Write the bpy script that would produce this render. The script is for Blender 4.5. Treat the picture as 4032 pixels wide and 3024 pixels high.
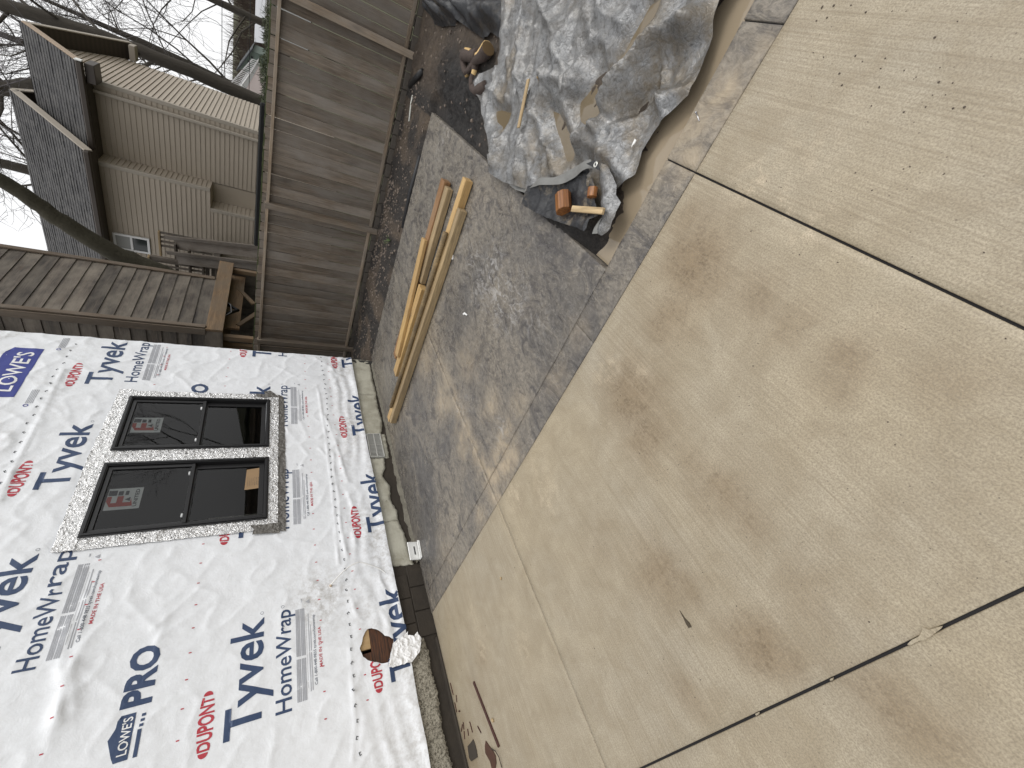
import bpy, bmesh, math, random
import numpy as np
from mathutils import Vector, Matrix, geometry as geo

# ------------------------------------------------------------------ scene, camera, light
scn = bpy.context.scene
for o in list(bpy.data.objects):
    bpy.data.objects.remove(o)
COL = scn.collection
rad = math.radians

cam_d = bpy.data.cameras.new('camera'); cam = bpy.data.objects.new('camera', cam_d); COL.objects.link(cam)
# phone held upright, picture stored on its side: the camera is rolled by about 90 degrees
RX = Vector((-0.369571, -0.377308, -0.84915)); UP = Vector((0.653417, -0.755265, 0.051208)); BK = Vector((-0.660654, -0.535923, 0.525663))
mw = Matrix(((RX.x, UP.x, BK.x, 0), (RX.y, UP.y, BK.y, 0), (RX.z, UP.z, BK.z, 1.6), (0, 0, 0, 1)))
cam.matrix_world = mw
cam_d.sensor_fit = 'HORIZONTAL'; cam_d.sensor_width = 36.0; cam_d.lens = 14.4943
cam_d.clip_start = 0.02; cam_d.clip_end = 2000
scn.camera = cam
scn.render.resolution_x = 1024; scn.render.resolution_y = 768

wd = bpy.data.worlds.new('World'); scn.world = wd; wd.use_nodes = True
wn = wd.node_tree.nodes; wlk = wd.node_tree.links
SUN_DIR = Vector((0.18, -0.52, 0.83)).normalized()      # towards the sun behind the clouds
sky = wn.new('ShaderNodeTexSky'); sky.sky_type = 'NISHITA'; sky.sun_disc = False
sky.sun_elevation = math.asin(SUN_DIR.z); sky.sun_rotation = math.atan2(SUN_DIR.x, SUN_DIR.y)
sky.air_density = 1.0; sky.dust_density = 3.5; sky.ozone_density = 1.0
hs = wn.new('ShaderNodeHueSaturation'); hs.inputs['Saturation'].default_value = 0.10
# even cloud cover: the clear-sky gradient is mostly replaced by a flat grey-white layer with faint mottling
tcw = wn.new('ShaderNodeTexCoord'); nzw = wn.new('ShaderNodeTexNoise'); nzw.inputs['Scale'].default_value = 2.2
nzw.inputs['Detail'].default_value = 5
rpw = wn.new('ShaderNodeValToRGB'); rpw.color_ramp.elements[0].position = 0.3; rpw.color_ramp.elements[1].position = 0.75
rpw.color_ramp.elements[0].color = (8.9, 8.95, 9.1, 1); rpw.color_ramp.elements[1].color = (10.3, 10.3, 10.3, 1)
mxw = wn.new('ShaderNodeMix'); mxw.data_type = 'RGBA'; mxw.inputs[0].default_value = 0.72
bgw = wn['Background']; bgw.inputs['Strength'].default_value = 0.115
wlk.new(tcw.outputs['Generated'], nzw.inputs['Vector']); wlk.new(nzw.outputs['Fac'], rpw.inputs['Fac'])
wlk.new(sky.outputs['Color'], hs.inputs['Color']); wlk.new(hs.outputs['Color'], mxw.inputs[6])
wlk.new(rpw.outputs['Color'], mxw.inputs[7]); wlk.new(mxw.outputs[2], bgw.inputs['Color'])

sun_d = bpy.data.lights.new('sun', 'SUN'); sun_d.energy = 0.95; sun_d.angle = rad(24); sun_d.color = (1.0, 0.97, 0.92)
sun = bpy.data.objects.new('sun', sun_d); COL.objects.link(sun)
sun.rotation_euler = SUN_DIR.to_track_quat('Z', 'Y').to_euler()
scn.view_settings.view_transform = 'Standard'; scn.view_settings.look = 'None'
scn.view_settings.exposure = 0.22; scn.view_settings.gamma = 1.0; scn.view_settings.use_curve_mapping = False

# ------------------------------------------------------------------ numpy noise
def _hash(ix, iy, s):
    h = (ix.astype(np.int64) * 374761393 + iy.astype(np.int64) * 668265263 + s * 1442695041) & 0xffffffff
    h = ((h ^ (h >> 13)) * 1274126177) & 0xffffffff
    return ((h ^ (h >> 16)) & 0xffff) / 65535.0
def vn(x, y, s=0):
    x = np.asarray(x, float); y = np.asarray(y, float)
    ix = np.floor(x); iy = np.floor(y); fx = x - ix; fy = y - iy
    def gr(dx, dy):
        a = _hash(ix + dx, iy + dy, s) * 6.2832
        return np.cos(a) * (fx - dx) + np.sin(a) * (fy - dy)
    u = fx * fx * fx * (fx * (fx * 6 - 15) + 10); v = fy * fy * fy * (fy * (fy * 6 - 15) + 10)
    return ((gr(0, 0) * (1 - u) + gr(1, 0) * u) * (1 - v) + (gr(0, 1) * (1 - u) + gr(1, 1) * u) * v) * 1.5
def fbm(x, y, s=0, o=4):
    t = 0; a = 1.0
    for i in range(o):
        t = t + a * vn(x * 2 ** i, y * 2 ** i, s + i); a *= 0.5
    return t
def ridged(x, y, s=0):
    return 1 - np.minimum(1, np.abs(vn(x, y, s)) * 2.2)
def facet(x, y, scale, seed):
    """faceted relief: straight creases between random heights on a warped triangle lattice"""
    x = np.asarray(x, float) * scale; y = np.asarray(y, float) * scale
    x, y = x + .9 * vn(x * .7, y * .7, seed + 50), y + .9 * vn(x * .7, y * .7, seed + 51)
    s = (x + y) * .36603; u = x + s; v = y + s; i = np.floor(u); j = np.floor(v); fu = u - i; fv = v - j
    a = _hash(i, j, seed); d = _hash(i + 1, j + 1, seed); b = _hash(i + 1, j, seed); c = _hash(i, j + 1, seed)
    return np.where(fu > fv, a * (1 - fu) + b * (fu - fv) + d * fv, a * (1 - fv) + c * (fv - fu) + d * fu)
def crease(x, y, pts, width, sharp=1.0):
    """height profile of a fold that follows a polyline: 1 on the line, falling off to the sides"""
    d = np.full(np.shape(x), 1e9)
    for (ax, ay), (bx, by) in zip(pts[:-1], pts[1:]):
        dx, dy = bx - ax, by - ay; L = dx * dx + dy * dy + 1e-12
        t = np.clip(((x - ax) * dx + (y - ay) * dy) / L, 0, 1)
        d = np.minimum(d, np.hypot(x - ax - t * dx, y - ay - t * dy))
    return np.exp(-(d / width) ** sharp)
def in_poly(x, y, poly):
    x = np.asarray(x, float); y = np.asarray(y, float); r = np.zeros(x.shape, bool)
    n = len(poly)
    for i in range(n):
        x0, y0 = poly[i]; x1, y1 = poly[(i + 1) % n]
        if y0 == y1: continue
        c = ((y0 > y) != (y1 > y)) & (x < (x1 - x0) * (y - y0) / (y1 - y0) + x0)
        r ^= c
    return r
def poly_dist(x, y, poly):
    d = np.full(np.shape(x), 1e9); n = len(poly)
    for i in range(n):
        (ax, ay), (bx, by) = poly[i], poly[(i + 1) % n]
        dx, dy = bx - ax, by - ay; L = dx * dx + dy * dy + 1e-12
        t = np.clip(((x - ax) * dx + (y - ay) * dy) / L, 0, 1)
        d = np.minimum(d, np.hypot(x - ax - t * dx, y - ay - t * dy))
    return d
def smooth(a, b, x):
    t = np.clip((x - a) / (b - a), 0, 1); return t * t * (3 - 2 * t)
def dense(poly, step):
    out = []
    n = len(poly)
    for i in range(n):
        a = np.array(poly[i]); b = np.array(poly[(i + 1) % n]); k = max(1, int(np.linalg.norm(b - a) / step))
        for j in range(k): out.append(tuple(a + (b - a) * j / k))
    return out
def rough_outline(poly, step, amp, seed):
    p = dense(poly, step); rnd = random.Random(seed)
    return [(x + rnd.uniform(-amp, amp), y + rnd.uniform(-amp, amp)) for x, y in p]

# ------------------------------------------------------------------ material toolkit
class Mat:
    def __init__(s, name, color=(.5, .5, .5), rough=.8, metallic=0.0, spec=.5):
        s.m = bpy.data.materials.new(name); s.m.use_nodes = True
        s.nt = s.m.node_tree; s.b = s.nt.nodes['Principled BSDF']
        s.b.inputs['Base Color'].default_value = (*color, 1); s.b.inputs['Roughness'].default_value = rough
        s.b.inputs['Metallic'].default_value = metallic; s.b.inputs['Specular IOR Level'].default_value = spec
        s.hgt = None
    def n(s, t, **k):
        nd = s.nt.nodes.new(t)
        for a, v in k.items(): setattr(nd, a, v)
        return nd
    def l(s, a, b): s.nt.links.new(a, b)
    def pos(s): return s.n('ShaderNodeNewGeometry').outputs['Position']
    def obj(s, shift=True):
        o = s.n('ShaderNodeTexCoord').outputs['Object']
        if not shift: return o
        r = s.n('ShaderNodeObjectInfo').outputs['Random']
        sc = s.n('ShaderNodeVectorMath', operation='SCALE'); sc.inputs[0].default_value = (37, 53, 71); s.l(r, sc.inputs['Scale'])
        ad = s.n('ShaderNodeVectorMath', operation='ADD'); s.l(o, ad.inputs[0]); s.l(sc.outputs[0], ad.inputs[1])
        return ad.outputs[0]
    def rnd(s): return s.n('ShaderNodeObjectInfo').outputs['Random']
    def mp(s, v, scale=(1, 1, 1), rot=(0, 0, 0)):
        k = s.n('ShaderNodeMapping'); k.inputs['Scale'].default_value = scale; k.inputs['Rotation'].default_value = rot
        s.l(v, k.inputs['Vector']); return k.outputs[0]
    def noise(s, v, scale, detail=4, rough=.5, dist=0.0):
        k = s.n('ShaderNodeTexNoise'); k.inputs['Scale'].default_value = scale; k.inputs['Detail'].default_value = detail
        k.inputs['Roughness'].default_value = rough; k.inputs['Distortion'].default_value = dist
        s.l(v, k.inputs['Vector']); return k.outputs['Fac']
    def voro(s, v, scale, feature='F1', out='Distance', rand=1.0):
        k = s.n('ShaderNodeTexVoronoi', feature=feature); k.inputs['Scale'].default_value = scale
        k.inputs['Randomness'].default_value = rand; s.l(v, k.inputs['Vector']); return k.outputs[out]
    def ramp(s, f, st):
        k = s.n('ShaderNodeValToRGB'); e = k.color_ramp.elements
        while len(e) < len(st): e.new(.5)
        for i, (p, c) in enumerate(st):
            e[i].position = p
            if isinstance(c, (int, float)): c = (c, c, c)
            e[i].color = (*c, 1)
        s.l(f, k.inputs['Fac']); return k.outputs['Color']
    def val(s, x, inp):
        if hasattr(x, 'is_output') or hasattr(x, 'links'): s.l(x, inp)
        elif isinstance(x, (int, float)): inp.default_value = x
        else: inp.default_value = (*x, 1)
    def mix(s, f, a, b, mode='MIX'):
        k = s.n('ShaderNodeMix', data_type='RGBA', blend_type=mode)
        s.val(f, k.inputs[0]); s.val(a, k.inputs[6]); s.val(b, k.inputs[7]); return k.outputs[2]
    def math(s, op, a, b=0.0, c=None):
        k = s.n('ShaderNodeMath', operation=op); s.val(a, k.inputs[0]); s.val(b, k.inputs[1])
        if c is not None: s.val(c, k.inputs[2])
        return k.outputs[0]
    def attr(s, name): return s.n('ShaderNodeAttribute', attribute_name=name).outputs['Fac']
    def color(s, c): s.val(c, s.b.inputs['Base Color'])
    def rough(s, c): s.val(c, s.b.inputs['Roughness'])
    def bump(s, h, strength=.4, dist=.01, prev=None):
        k = s.n('ShaderNodeBump'); k.inputs['Strength'].default_value = strength; k.inputs['Distance'].default_value = dist
        s.l(h, k.inputs['Height'])
        if s.hgt is not None: s.l(s.hgt, k.inputs['Normal'])
        s.hgt = k.outputs[0]; s.l(s.hgt, s.b.inputs['Normal']); return s
    def done(s): return s.m

def wood(name, light, dark, axis='Z', rough=.75, weather=None, knots=True, gscale=1.0, bumps=.35, wet=0.0):
    """sawn timber: stretched grain along one local axis, knots, per-piece tint"""
    m = Mat(name, light, rough); v = m.obj()
    k = .06
    sc = {'X': (k, 1, 1), 'Y': (1, k, 1), 'Z': (1, 1, k)}[axis]
    vm = m.mp(v, tuple(c * gscale for c in sc))
    warp = m.noise(vm, 14, 3, .55)
    fine = m.noise(vm, 75, 5, .6, .6)
    rings = m.n('ShaderNodeTexWave', wave_type='BANDS', bands_direction={'X': 'Y', 'Y': 'X', 'Z': 'X'}[axis])
    rings.inputs['Scale'].default_value = 9; rings.inputs['Distortion'].default_value = 9; rings.inputs['Detail'].default_value = 3
    m.l(vm, rings.inputs['Vector'])
    c = m.mix(m.ramp(warp, [(.3, 0), (.72, 1)]), dark, light)
    c = m.mix(m.math('MULTIPLY', rings.outputs['Fac'], .35), c, tuple(x * .62 for x in dark))
    c = m.mix(m.ramp(fine, [(.42, .55), (.6, 0)]), c, tuple(x * .45 for x in dark))
    if knots:
        kv = m.mp(v, tuple({True: .35, False: 1}[x < .5] * gscale for x in sc))
        kd = m.voro(kv, 4.2)
        c = m.mix(m.ramp(kd, [(.05, .85), (.12, .35), (.2, 0)]), c, (.05, .032, .02))
    if weather is not None:
        wn_ = m.noise(m.mp(v, (1, 1, .5)), 3.1, 5, .62)
        c = m.mix(m.ramp(wn_, [(.38, 0), (.66, .8)]), c, weather)
    tint = m.n('ShaderNodeHueSaturation'); m.l(c, tint.inputs['Color'])
    m.l(m.math('MULTIPLY_ADD', m.rnd(), .5, .75), tint.inputs['Value'])
    tint.inputs['Saturation'].default_value = 1.0
    m.color(tint.outputs['Color'])
    m.rough(m.math('MULTIPLY_ADD', warp, -.15, rough + .05))
    m.bump(fine, bumps, .004)
    return m.done()

# ------------------------------------------------------------------ object toolkit
def WM(o):
    m = o.matrix_basis.copy()
    if o.parent is not None: m = WM(o.parent) @ o.matrix_parent_inverse @ m
    return m
def put(o, parent):
    if parent is not None:
        o.parent = parent; o.matrix_parent_inverse = WM(parent).inverted()
    return o
def tag(o, label=None, cat=None, group=None, kind=None):
    if label: o['label'] = label
    if cat: o['category'] = cat
    if group: o['group'] = group
    if kind: o['kind'] = kind
    return o
def thing(name, loc, label, cat, group=None):
    o = bpy.data.objects.new(name, None); COL.objects.link(o); o.location = loc; o.empty_display_size = .1
    return tag(o, label, cat, group)
def mesh_obj(name, me, mat, parent=None, origin=None):
    o = bpy.data.objects.new(name, me); COL.objects.link(o)
    if mat is not None: me.materials.append(mat)
    if origin is not None:
        me.transform(Matrix.Translation(-Vector(origin))); o.location = origin
    return put(o, parent)
def pyd(name, verts, faces, mat, parent=None, smooth_=False, origin='auto', attrs=None):
    me = bpy.data.meshes.new(name); me.from_pydata([tuple(map(float, v)) for v in verts], [], [tuple(map(int, f)) for f in faces]); me.validate(); me.update()
    if smooth_: me.polygons.foreach_set('use_smooth', [True] * len(me.polygons))
    for k, arr in (attrs or {}).items():
        a = me.attributes.new(k, 'FLOAT', 'POINT'); a.data.foreach_set('value', np.asarray(arr, np.float32).ravel())
    if origin == 'auto':
        A = np.array([tuple(v) for v in verts], float); origin = ((A[:, 0].min() + A[:, 0].max()) / 2, (A[:, 1].min() + A[:, 1].max()) / 2, A[:, 2].min())
    return mesh_obj(name, me, mat, parent, origin)
def bmo(name, bm, mat, parent=None, smooth_=False, origin='auto'):
    me = bpy.data.meshes.new(name); bm.to_mesh(me)
    if origin == 'auto' and len(bm.verts):
        xs = [v.co for v in bm.verts]
        origin = ((min(c.x for c in xs) + max(c.x for c in xs)) / 2, (min(c.y for c in xs) + max(c.y for c in xs)) / 2, min(c.z for c in xs))
    bm.free()
    if smooth_: me.polygons.foreach_set('use_smooth', [True] * len(me.polygons))
    return mesh_obj(name, me, mat, parent, None if origin == 'auto' else origin)
def add_box(bm, lo, hi, bev=0.0, M=None):
    r = bmesh.ops.create_cube(bm, size=1.0)
    c = [(a + b) / 2 for a, b in zip(lo, hi)]; s = [b - a for a, b in zip(lo, hi)]
    for v in r['verts']: v.co = Vector((v.co.x * s[0] + c[0], v.co.y * s[1] + c[1], v.co.z * s[2] + c[2]))
    vs = r['verts']
    if bev > 0:
        es = list({e for v in vs for e in v.link_edges})
        q = bmesh.ops.bevel(bm, geom=es, offset=bev, segments=1, affect='EDGES', profile=.5)
        vs = list({v for f in q['faces'] for v in f.verts} | {v for v in vs if v.is_valid})
    if M is not None:
        bmesh.ops.transform(bm, matrix=M, verts=[v for v in vs if v.is_valid])
    return vs
def boxo(name, lo, hi, mat, parent=None, bev=.003, M=None):
    bm = bmesh.new(); add_box(bm, lo, hi, bev, M); return bmo(name, bm, mat, parent)
def beam(name, a, b, wdt, hgt, mat, parent=None, up=(0, 0, 1), bev=.003):
    """timber from a to b; local Z runs along it so that the grain follows the piece"""
    a = Vector(a); b = Vector(b); d = b - a; L = d.length; z = d.normalized(); u = Vector(up)
    if abs(z.dot(u)) > .98: u = Vector((1, 0, 0))
    x = u.cross(z).normalized(); y = z.cross(x).normalized()
    bm = bmesh.new(); add_box(bm, (-wdt / 2, -hgt / 2, 0), (wdt / 2, hgt / 2, L), bev)
    me = bpy.data.meshes.new(name); bm.to_mesh(me); bm.free()
    o = bpy.data.objects.new(name, me); COL.objects.link(o); me.materials.append(mat)
    o.matrix_basis = Matrix(((x.x, y.x, z.x, a.x), (x.y, y.y, z.y, a.y), (x.z, y.z, z.z, a.z), (0, 0, 0, 1)))
    return put(o, parent)
def tube(bm, pts, radii, sides=6, cap=True):
    P = [Vector(p) for p in pts]; prev = None; rings = []; ref = None
    for i, p in enumerate(P):
        t = (P[min(i + 1, len(P) - 1)] - P[max(i - 1, 0)]).normalized()
        if ref is None:
            ref = Vector((0, 0, 1)) if abs(t.z) < .9 else Vector((1, 0, 0))
        x = ref.cross(t)
        if x.length < 1e-4: x = Vector((1, 0, 0)).cross(t)
        x.normalize(); y = t.cross(x); ref = y.cross(t) * -1 if False else ref
        rings.append([bm.verts.new(p + (x * math.cos(k * 6.28319 / sides) + y * math.sin(k * 6.28319 / sides)) * radii[i]) for k in range(sides)])
    for r0, r1 in zip(rings[:-1], rings[1:]):
        for k in range(sides):
            bm.faces.new((r0[k], r0[(k + 1) % sides], r1[(k + 1) % sides], r1[k]))
    if cap:
        bm.faces.new(rings[0][::-1]); bm.faces.new(rings[-1])
def tubeo(name, pts, r, mat, parent=None, sides=8):
    bm = bmesh.new(); tube(bm, pts, [r] * len(pts) if isinstance(r, (int, float)) else r, sides)
    return bmo(name, bm, mat, parent, True)
def grid(x0, x1, y0, y1, step):
    nx = max(2, int(round((x1 - x0) / step)) + 1); ny = max(2, int(round((y1 - y0) / step)) + 1)
    X, Y = np.meshgrid(np.linspace(x0, x1, nx), np.linspace(y0, y1, ny))
    idx = np.arange(nx * ny).reshape(ny, nx)
    F = np.stack([idx[:-1, :-1], idx[:-1, 1:], idx[1:, 1:], idx[1:, :-1]], -1).reshape(-1, 4)
    return X.ravel(), Y.ravel(), F
def cloth(outline, step, seed):
    """irregular triangulated sheet that fills an outline"""
    xs = [p[0] for p in outline]; ys = [p[1] for p in outline]
    X, Y, _ = grid(min(xs), max(xs), min(ys), max(ys), step)
    rr = np.random.RandomState(seed); X = X + rr.uniform(-.3, .3, X.shape) * step; Y = Y + rr.uniform(-.3, .3, Y.shape) * step
    ok = in_poly(X, Y, outline) & (poly_dist(X, Y, outline) > step * .6)
    pts = [Vector((a, b)) for a, b in outline] + [Vector((a, b)) for a, b in zip(X[ok], Y[ok])]
    n = len(outline)
    vo, ed, fa, *_ = geo.delaunay_2d_cdt(pts, [], [list(range(n))], 1, 1e-5)
    return np.array([v.x for v in vo]), np.array([v.y for v in vo]), fa
def prism(name, poly, z0, z1, mat, parent=None):
    n = len(poly); V = [(x, y, z0) for x, y in poly] + [(x, y, z1) for x, y in poly]
    F = [tuple(range(n - 1, -1, -1)), tuple(range(n, 2 * n))] + [(i, (i + 1) % n, n + (i + 1) % n, n + i) for i in range(n)]
    return pyd(name, V, F, mat, parent)

# ------------------------------------------------------------------ materials of the ground
def concrete_mat():
    m = Mat('broomed_concrete', (.4, .35, .27), .62); p = m.pos()
    big = m.noise(p, .75, 5, .6, .4); mid = m.noise(p, 5.5, 6, .68, .5); fine = m.noise(p, 170, 3, .7)
    c = m.mix(m.ramp(big, [(.34, 0), (.66, 1)]), (.43, .362, .250), (.395, .354, .278))
    c = m.mix(m.ramp(mid, [(.35, .6), (.60, 0)]), c, (.29, .235, .155))
    c = m.mix(m.ramp(mid, [(.56, 0), (.74, .35)]), c, (.49, .415, .30))
    st = m.attr('stain')
    blot = m.noise(p, 17, 7, .74, .6); blot2 = m.noise(p, 62, 5, .72)
    c = m.mix(m.math('MULTIPLY', st, .78), c, (.245, .168, .088))
    sf = m.math('MULTIPLY', st, m.ramp(blot, [(.38, .05), (.60, 1)]))
    c = m.mix(m.math('MULTIPLY', sf, m.ramp(blot2, [(.40, 1), (.58, .1)])), c, (.095, .06, .03))
    pale = m.attr('pale')
    c = m.mix(m.math('MULTIPLY', pale, m.ramp(m.noise(p, 18, 7, .76, .5), [(.47, 0), (.58, .85)])), c, (.60, .50, .36))
    # drag marks of the broom, pores and specks
    bv = m.mp(p, (.9, 105, 1), (0, 0, rad(4)))
    br = m.noise(bv, 1.0, 3, .65); msk = m.ramp(m.noise(p, .9, 3, .5), [(.36, .25), (.64, 1)])
    c = m.mix(m.math('MULTIPLY', msk, m.ramp(br, [(.45, 0), (.66, .52)])), c, (.215, .165, .102))
    c = m.mix(m.math('MULTIPLY', msk, m.ramp(br, [(.30, .3), (.44, 0)])), c, (.52, .44, .32))
    pv = m.voro(p, 30); c = m.mix(m.ramp(pv, [(.035, .8), (.075, 0)]), c, (.10, .08, .06))
    pv2 = m.voro(p, 85); c = m.mix(m.ramp(pv2, [(.10, .35), (.2, 0)]), c, (.19, .155, .11))
    c = m.mix(m.ramp(fine, [(.38, .6), (.6, 0)]), c, (.18, .145, .10))
    m.color(c)
    m.rough(m.ramp(big, [(.3, .42), (.7, .66)]))
    m.bump(br, .25, .003); m.bump(m.noise(p, 130, 4, .7), .35, .003); m.bump(blot, .22, .004); m.bump(m.ramp(pv, [(.03, 0), (.09, 1)]), .4, .003)
    return m.done()
def stamped_mat():
    m = Mat('stamped_slate_concrete', (.2, .19, .18), .5); p = m.pos()
    vein = m.noise(m.mp(p, (1.0, 1.9, 1), (0, 0, .15)), 4.2, 9, .70, 1.4)
    big = m.noise(p, .95, 5, .6, .6); fine = m.noise(m.mp(p, (1, 1.5, 1)), 26, 7, .72, .9)
    c = m.mix(m.ramp(big, [(.36, 0), (.52, .5), (.66, 1)]), (.118, .111, .105), (.275, .24, .192))
    c = m.mix(m.attr('tone'), c, (.225, .205, .175))
    c = m.mix(m.ramp(vein, [(.39, .75), (.5, 0)]), c, (.062, .058, .06))
    c = m.mix(m.ramp(vein, [(.55, 0), (.68, .5)]), c, (.33, .285, .225))
    c = m.mix(m.ramp(fine, [(.41, .5), (.55, 0)]), c, (.06, .054, .048))
    c = m.mix(m.ramp(fine, [(.57, 0), (.72, .5)]), c, (.36, .325, .28))
    pale = m.attr('pale')      # dried silt
    c = m.mix(m.math('MULTIPLY', pale, m.ramp(m.noise(p, 7, 7, .72, .6), [(.34, .15), (.6, .9)])), c, (.44, .355, .245))
    wht = m.attr('bloom')      # lime bloom
    c = m.mix(m.math('MULTIPLY', wht, m.ramp(m.noise(m.mp(p, (1, 1.6, 1)), 9, 8, .74, 1.6), [(.50, 0), (.60, .7)])), c, (.44, .425, .41))
    m.color(c)
    wet = m.noise(p, 1.6, 5, .65, .5)
    m.rough(m.ramp(wet, [(.40, .15), (.58, .45)]))
    m.bump(vein, .8, .02); m.bump(fine, .45, .007)
    return m.done()
def soil_mat():
    m = Mat('wet_soil', (.06, .045, .035), .85); p = m.pos()
    a = m.noise(p, 2.2, 6, .65); b = m.noise(p, 28, 7, .75); c_ = m.noise(p, 90, 4, .7)
    dk = m.attr('dark')
    c = m.mix(m.ramp(a, [(.35, 0), (.65, 1)]), (.06, .044, .032), (.115, .086, .06))
    c = m.mix(m.ramp(b, [(.36, .8), (.56, 0)]), c, (.05, .037, .027))
    c = m.mix(m.ramp(c_, [(.62, 0), (.74, .35)]), c, (.19, .15, .11))
    c = m.mix(dk, c, m.mix(m.ramp(b, [(.4, 0), (.7, 1)]), (.008, .0075, .0075), (.038, .033, .03)))
    m.color(c); m.rough(m.ramp(a, [(.3, .55), (.7, .9)]))
    m.bump(b, .9, .03); m.bump(c_, .6, .01)
    return m.done()
def mud_water_mat():
    m = Mat('muddy_water', (.29, .225, .15), .06, spec=.5); p = m.pos()
    m.color(m.mix(m.noise(p, 3, 4), (.25, .195, .13), (.34, .28, .2)))
    m.bump(m.noise(p, 9, 2), .05, .003)
    return m.done()
M_CONC = concrete_mat(); M_STAMP = stamped_mat(); M_SOIL = soil_mat(); M_WATER = mud_water_mat()
_m = Mat('joint_filler', (.012, .011, .013), .7); M_JOINT = _m.done()
_m = Mat('grass_ground', (.06, .062, .03), .95); _p = _m.pos()
_m.color(_m.mix(_m.noise(_p, .5, 6, .6), (.085, .07, .042), (.05, .065, .025))); M_LAWN = _m.done()

# ------------------------------------------------------------------ terrain
X, Y, F_ = grid(-60, 140, -80, 120, 4.0)
Z = -.14 - .0 * X + 9.0 * smooth(48, 120, X) + .35 * vn(X * .06, Y * .06, 3) * smooth(14, 30, X)
g_ = pyd('ground', np.stack([X, Y, Z], 1), F_, M_LAWN, None, True, origin=(0, 0, 0)); tag(g_, kind='structure')

# ------------------------------------------------------------------ concrete patio
STAINS = [(1.255, 0.254, 0.175, 0.9), (1.121, 0.272, 0.132, 0.6), (1.188, 0.499, 0.137, 0.7), (1.414, 0.15, 0.101, 0.5), (0.934, 0.251, 0.117, 0.5), (0.751, 0.257, 0.104, 0.4), (0.513, 0.239, 0.087, 0.6), (0.502, 0.327, 0.076, 0.4), (1.086, 0.924, 0.18, 0.9), (0.916, 0.979, 0.145, 0.75), (1.205, 0.842, 0.102, 0.6), (0.499, 0.888, 0.112, 0.7), (0.375, 0.862, 0.085, 0.6), (0.64, 0.916, 0.101, 0.45), (0.432, 1.416, 0.151, 0.75), (0.321, 1.324, 0.093, 0.6), (0.092, 1.222, 0.089, 0.75), (0.013, 1.184, 0.093, 0.9), (-0.038, 1.127, 0.07, 0.7), (-0.223, 0.915, 0.081, 0.7), (-0.302, 0.903, 0.089, 0.6), (-0.162, 0.959, 0.058, 0.5), (0.086, 0.886, 0.096, 0.3), (0.303, 0.138, 0.101, 0.3), (0.036, 1.63, 0.072, 0.5), (0.707, 1.644, 0.126, 0.2), (0.402, 4.16, 0.188, 0.5), (0.652, 3.699, 0.149, 0.35), (0.821, 3.43, 0.117, 0.35)]
PALES = [(1.244, -0.088, 0.084, 0.9), (1.051, -0.05, 0.05, 0.9), (0.91, -0.047, 0.051, 0.9), (1.331, 0.945, 0.086, 0.8), (1.174, 0.788, 0.048, 0.6), (1.21, 1.838, 0.137, 0.7), (1.41, 2.185, 0.099, 0.9), (1.399, 1.793, 0.116, 0.5), (1.094, -0.231, 0.139, 0.35), (0.66, 2.758, 0.078, 0.7), (0.87, 3.383, 0.117, 0.6), (1.115, 3.376, 0.104, 0.5), (0.535, 0.113, 0.073, 0.3), (1.598, -0.116, 0.102, 0.3)]
def panel(name, x0, x1, y0, y1, parent, mat, step=.035, bev=.0025, thick=.1, z=0.0, attrs=None, disp=None):
    """one poured slab: fine top sheet, tooled rounded edges and sides"""
    X, Y, F = grid(x0 + bev, x1 - bev, y0 + bev, y1 - bev, step); nx = int(round((x1 - x0 - 2 * bev) / step)) + 1; ny = len(X) // nx
    Zt = np.zeros_like(X) + z
    if disp is not None: Zt = Zt + disp(X, Y)
    V = list(np.stack([X, Y, Zt], 1)); Fc = [tuple(f) for f in F]
    idx = np.arange(nx * ny).reshape(ny, nx)
    loop = list(idx[0, :]) + list(idx[1:, -1]) + list(idx[-1, -2::-1]) + list(idx[-2:0:-1, 0])
    base = len(V); n = len(loop)
    cx, cy = (x0 + x1) / 2, (y0 + y1) / 2; hx, hy = (x1 - x0) / 2, (y1 - y0) / 2
    for zz in (z - bev, z - thick):
        for i in loop:
            vx, vy, _ = V[i]
            vx = cx + (vx - cx) * hx / (hx - bev); vy = cy + (vy - cy) * hy / (hy - bev); V.append(np.array((vx, vy, zz)))
    for k in range(n):
        k2 = (k + 1) % n
        Fc.append((loop[k2], loop[k], base + k, base + k2)); Fc.append((base + k2, base + k, base + n + k, base + n + k2))
    A = np.array(V)
    at = {}
    for kk, fn in (attrs or {}).items(): at[kk] = fn(A[:, 0], A[:, 1])
    return pyd(name, A, Fc, mat, parent, True, origin=(x0, y0, z - thick), attrs=at)
def blobs(lst):
    def f(x, y):
        r = np.zeros_like(x)
        xw = x + .05 * vn(x * 7, y * 7, 5); yw = y + .05 * vn(x * 7, y * 7, 6)
        for bx, by, br, s in lst: r = np.maximum(r, s * np.exp(-(((xw - bx) ** 2 + (yw - by) ** 2) / (br * br)) ** 1.1))
        return r
    return f
ca = {'stain': blobs(STAINS), 'pale': blobs(PALES)}
patio = pyd('concrete_patio', [(-6, -6, -.012), (1.517, -6, -.012), (1.517, 4.262, -.012), (-6, 4.262, -.012)], [(0, 1, 2, 3)], M_JOINT, None, origin=(0, 0, -.012))
tag(patio, kind='structure')
wob = lambda x, y: .0012 * vn(x * 5, y * 5, 1)
panel('slab_panel', -.1185, 1.517, -.031, 2.4070, patio, M_CONC, .03, attrs=ca, disp=wob)
panel('slab_panel', -.1185, 1.517, 2.4130, 4.225, patio, M_CONC, .03, attrs=ca, disp=wob)
panel('slab_panel', -.1185, 1.517, -2.47, -.039, patio, M_CONC, .03, attrs=ca, disp=wob)
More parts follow.
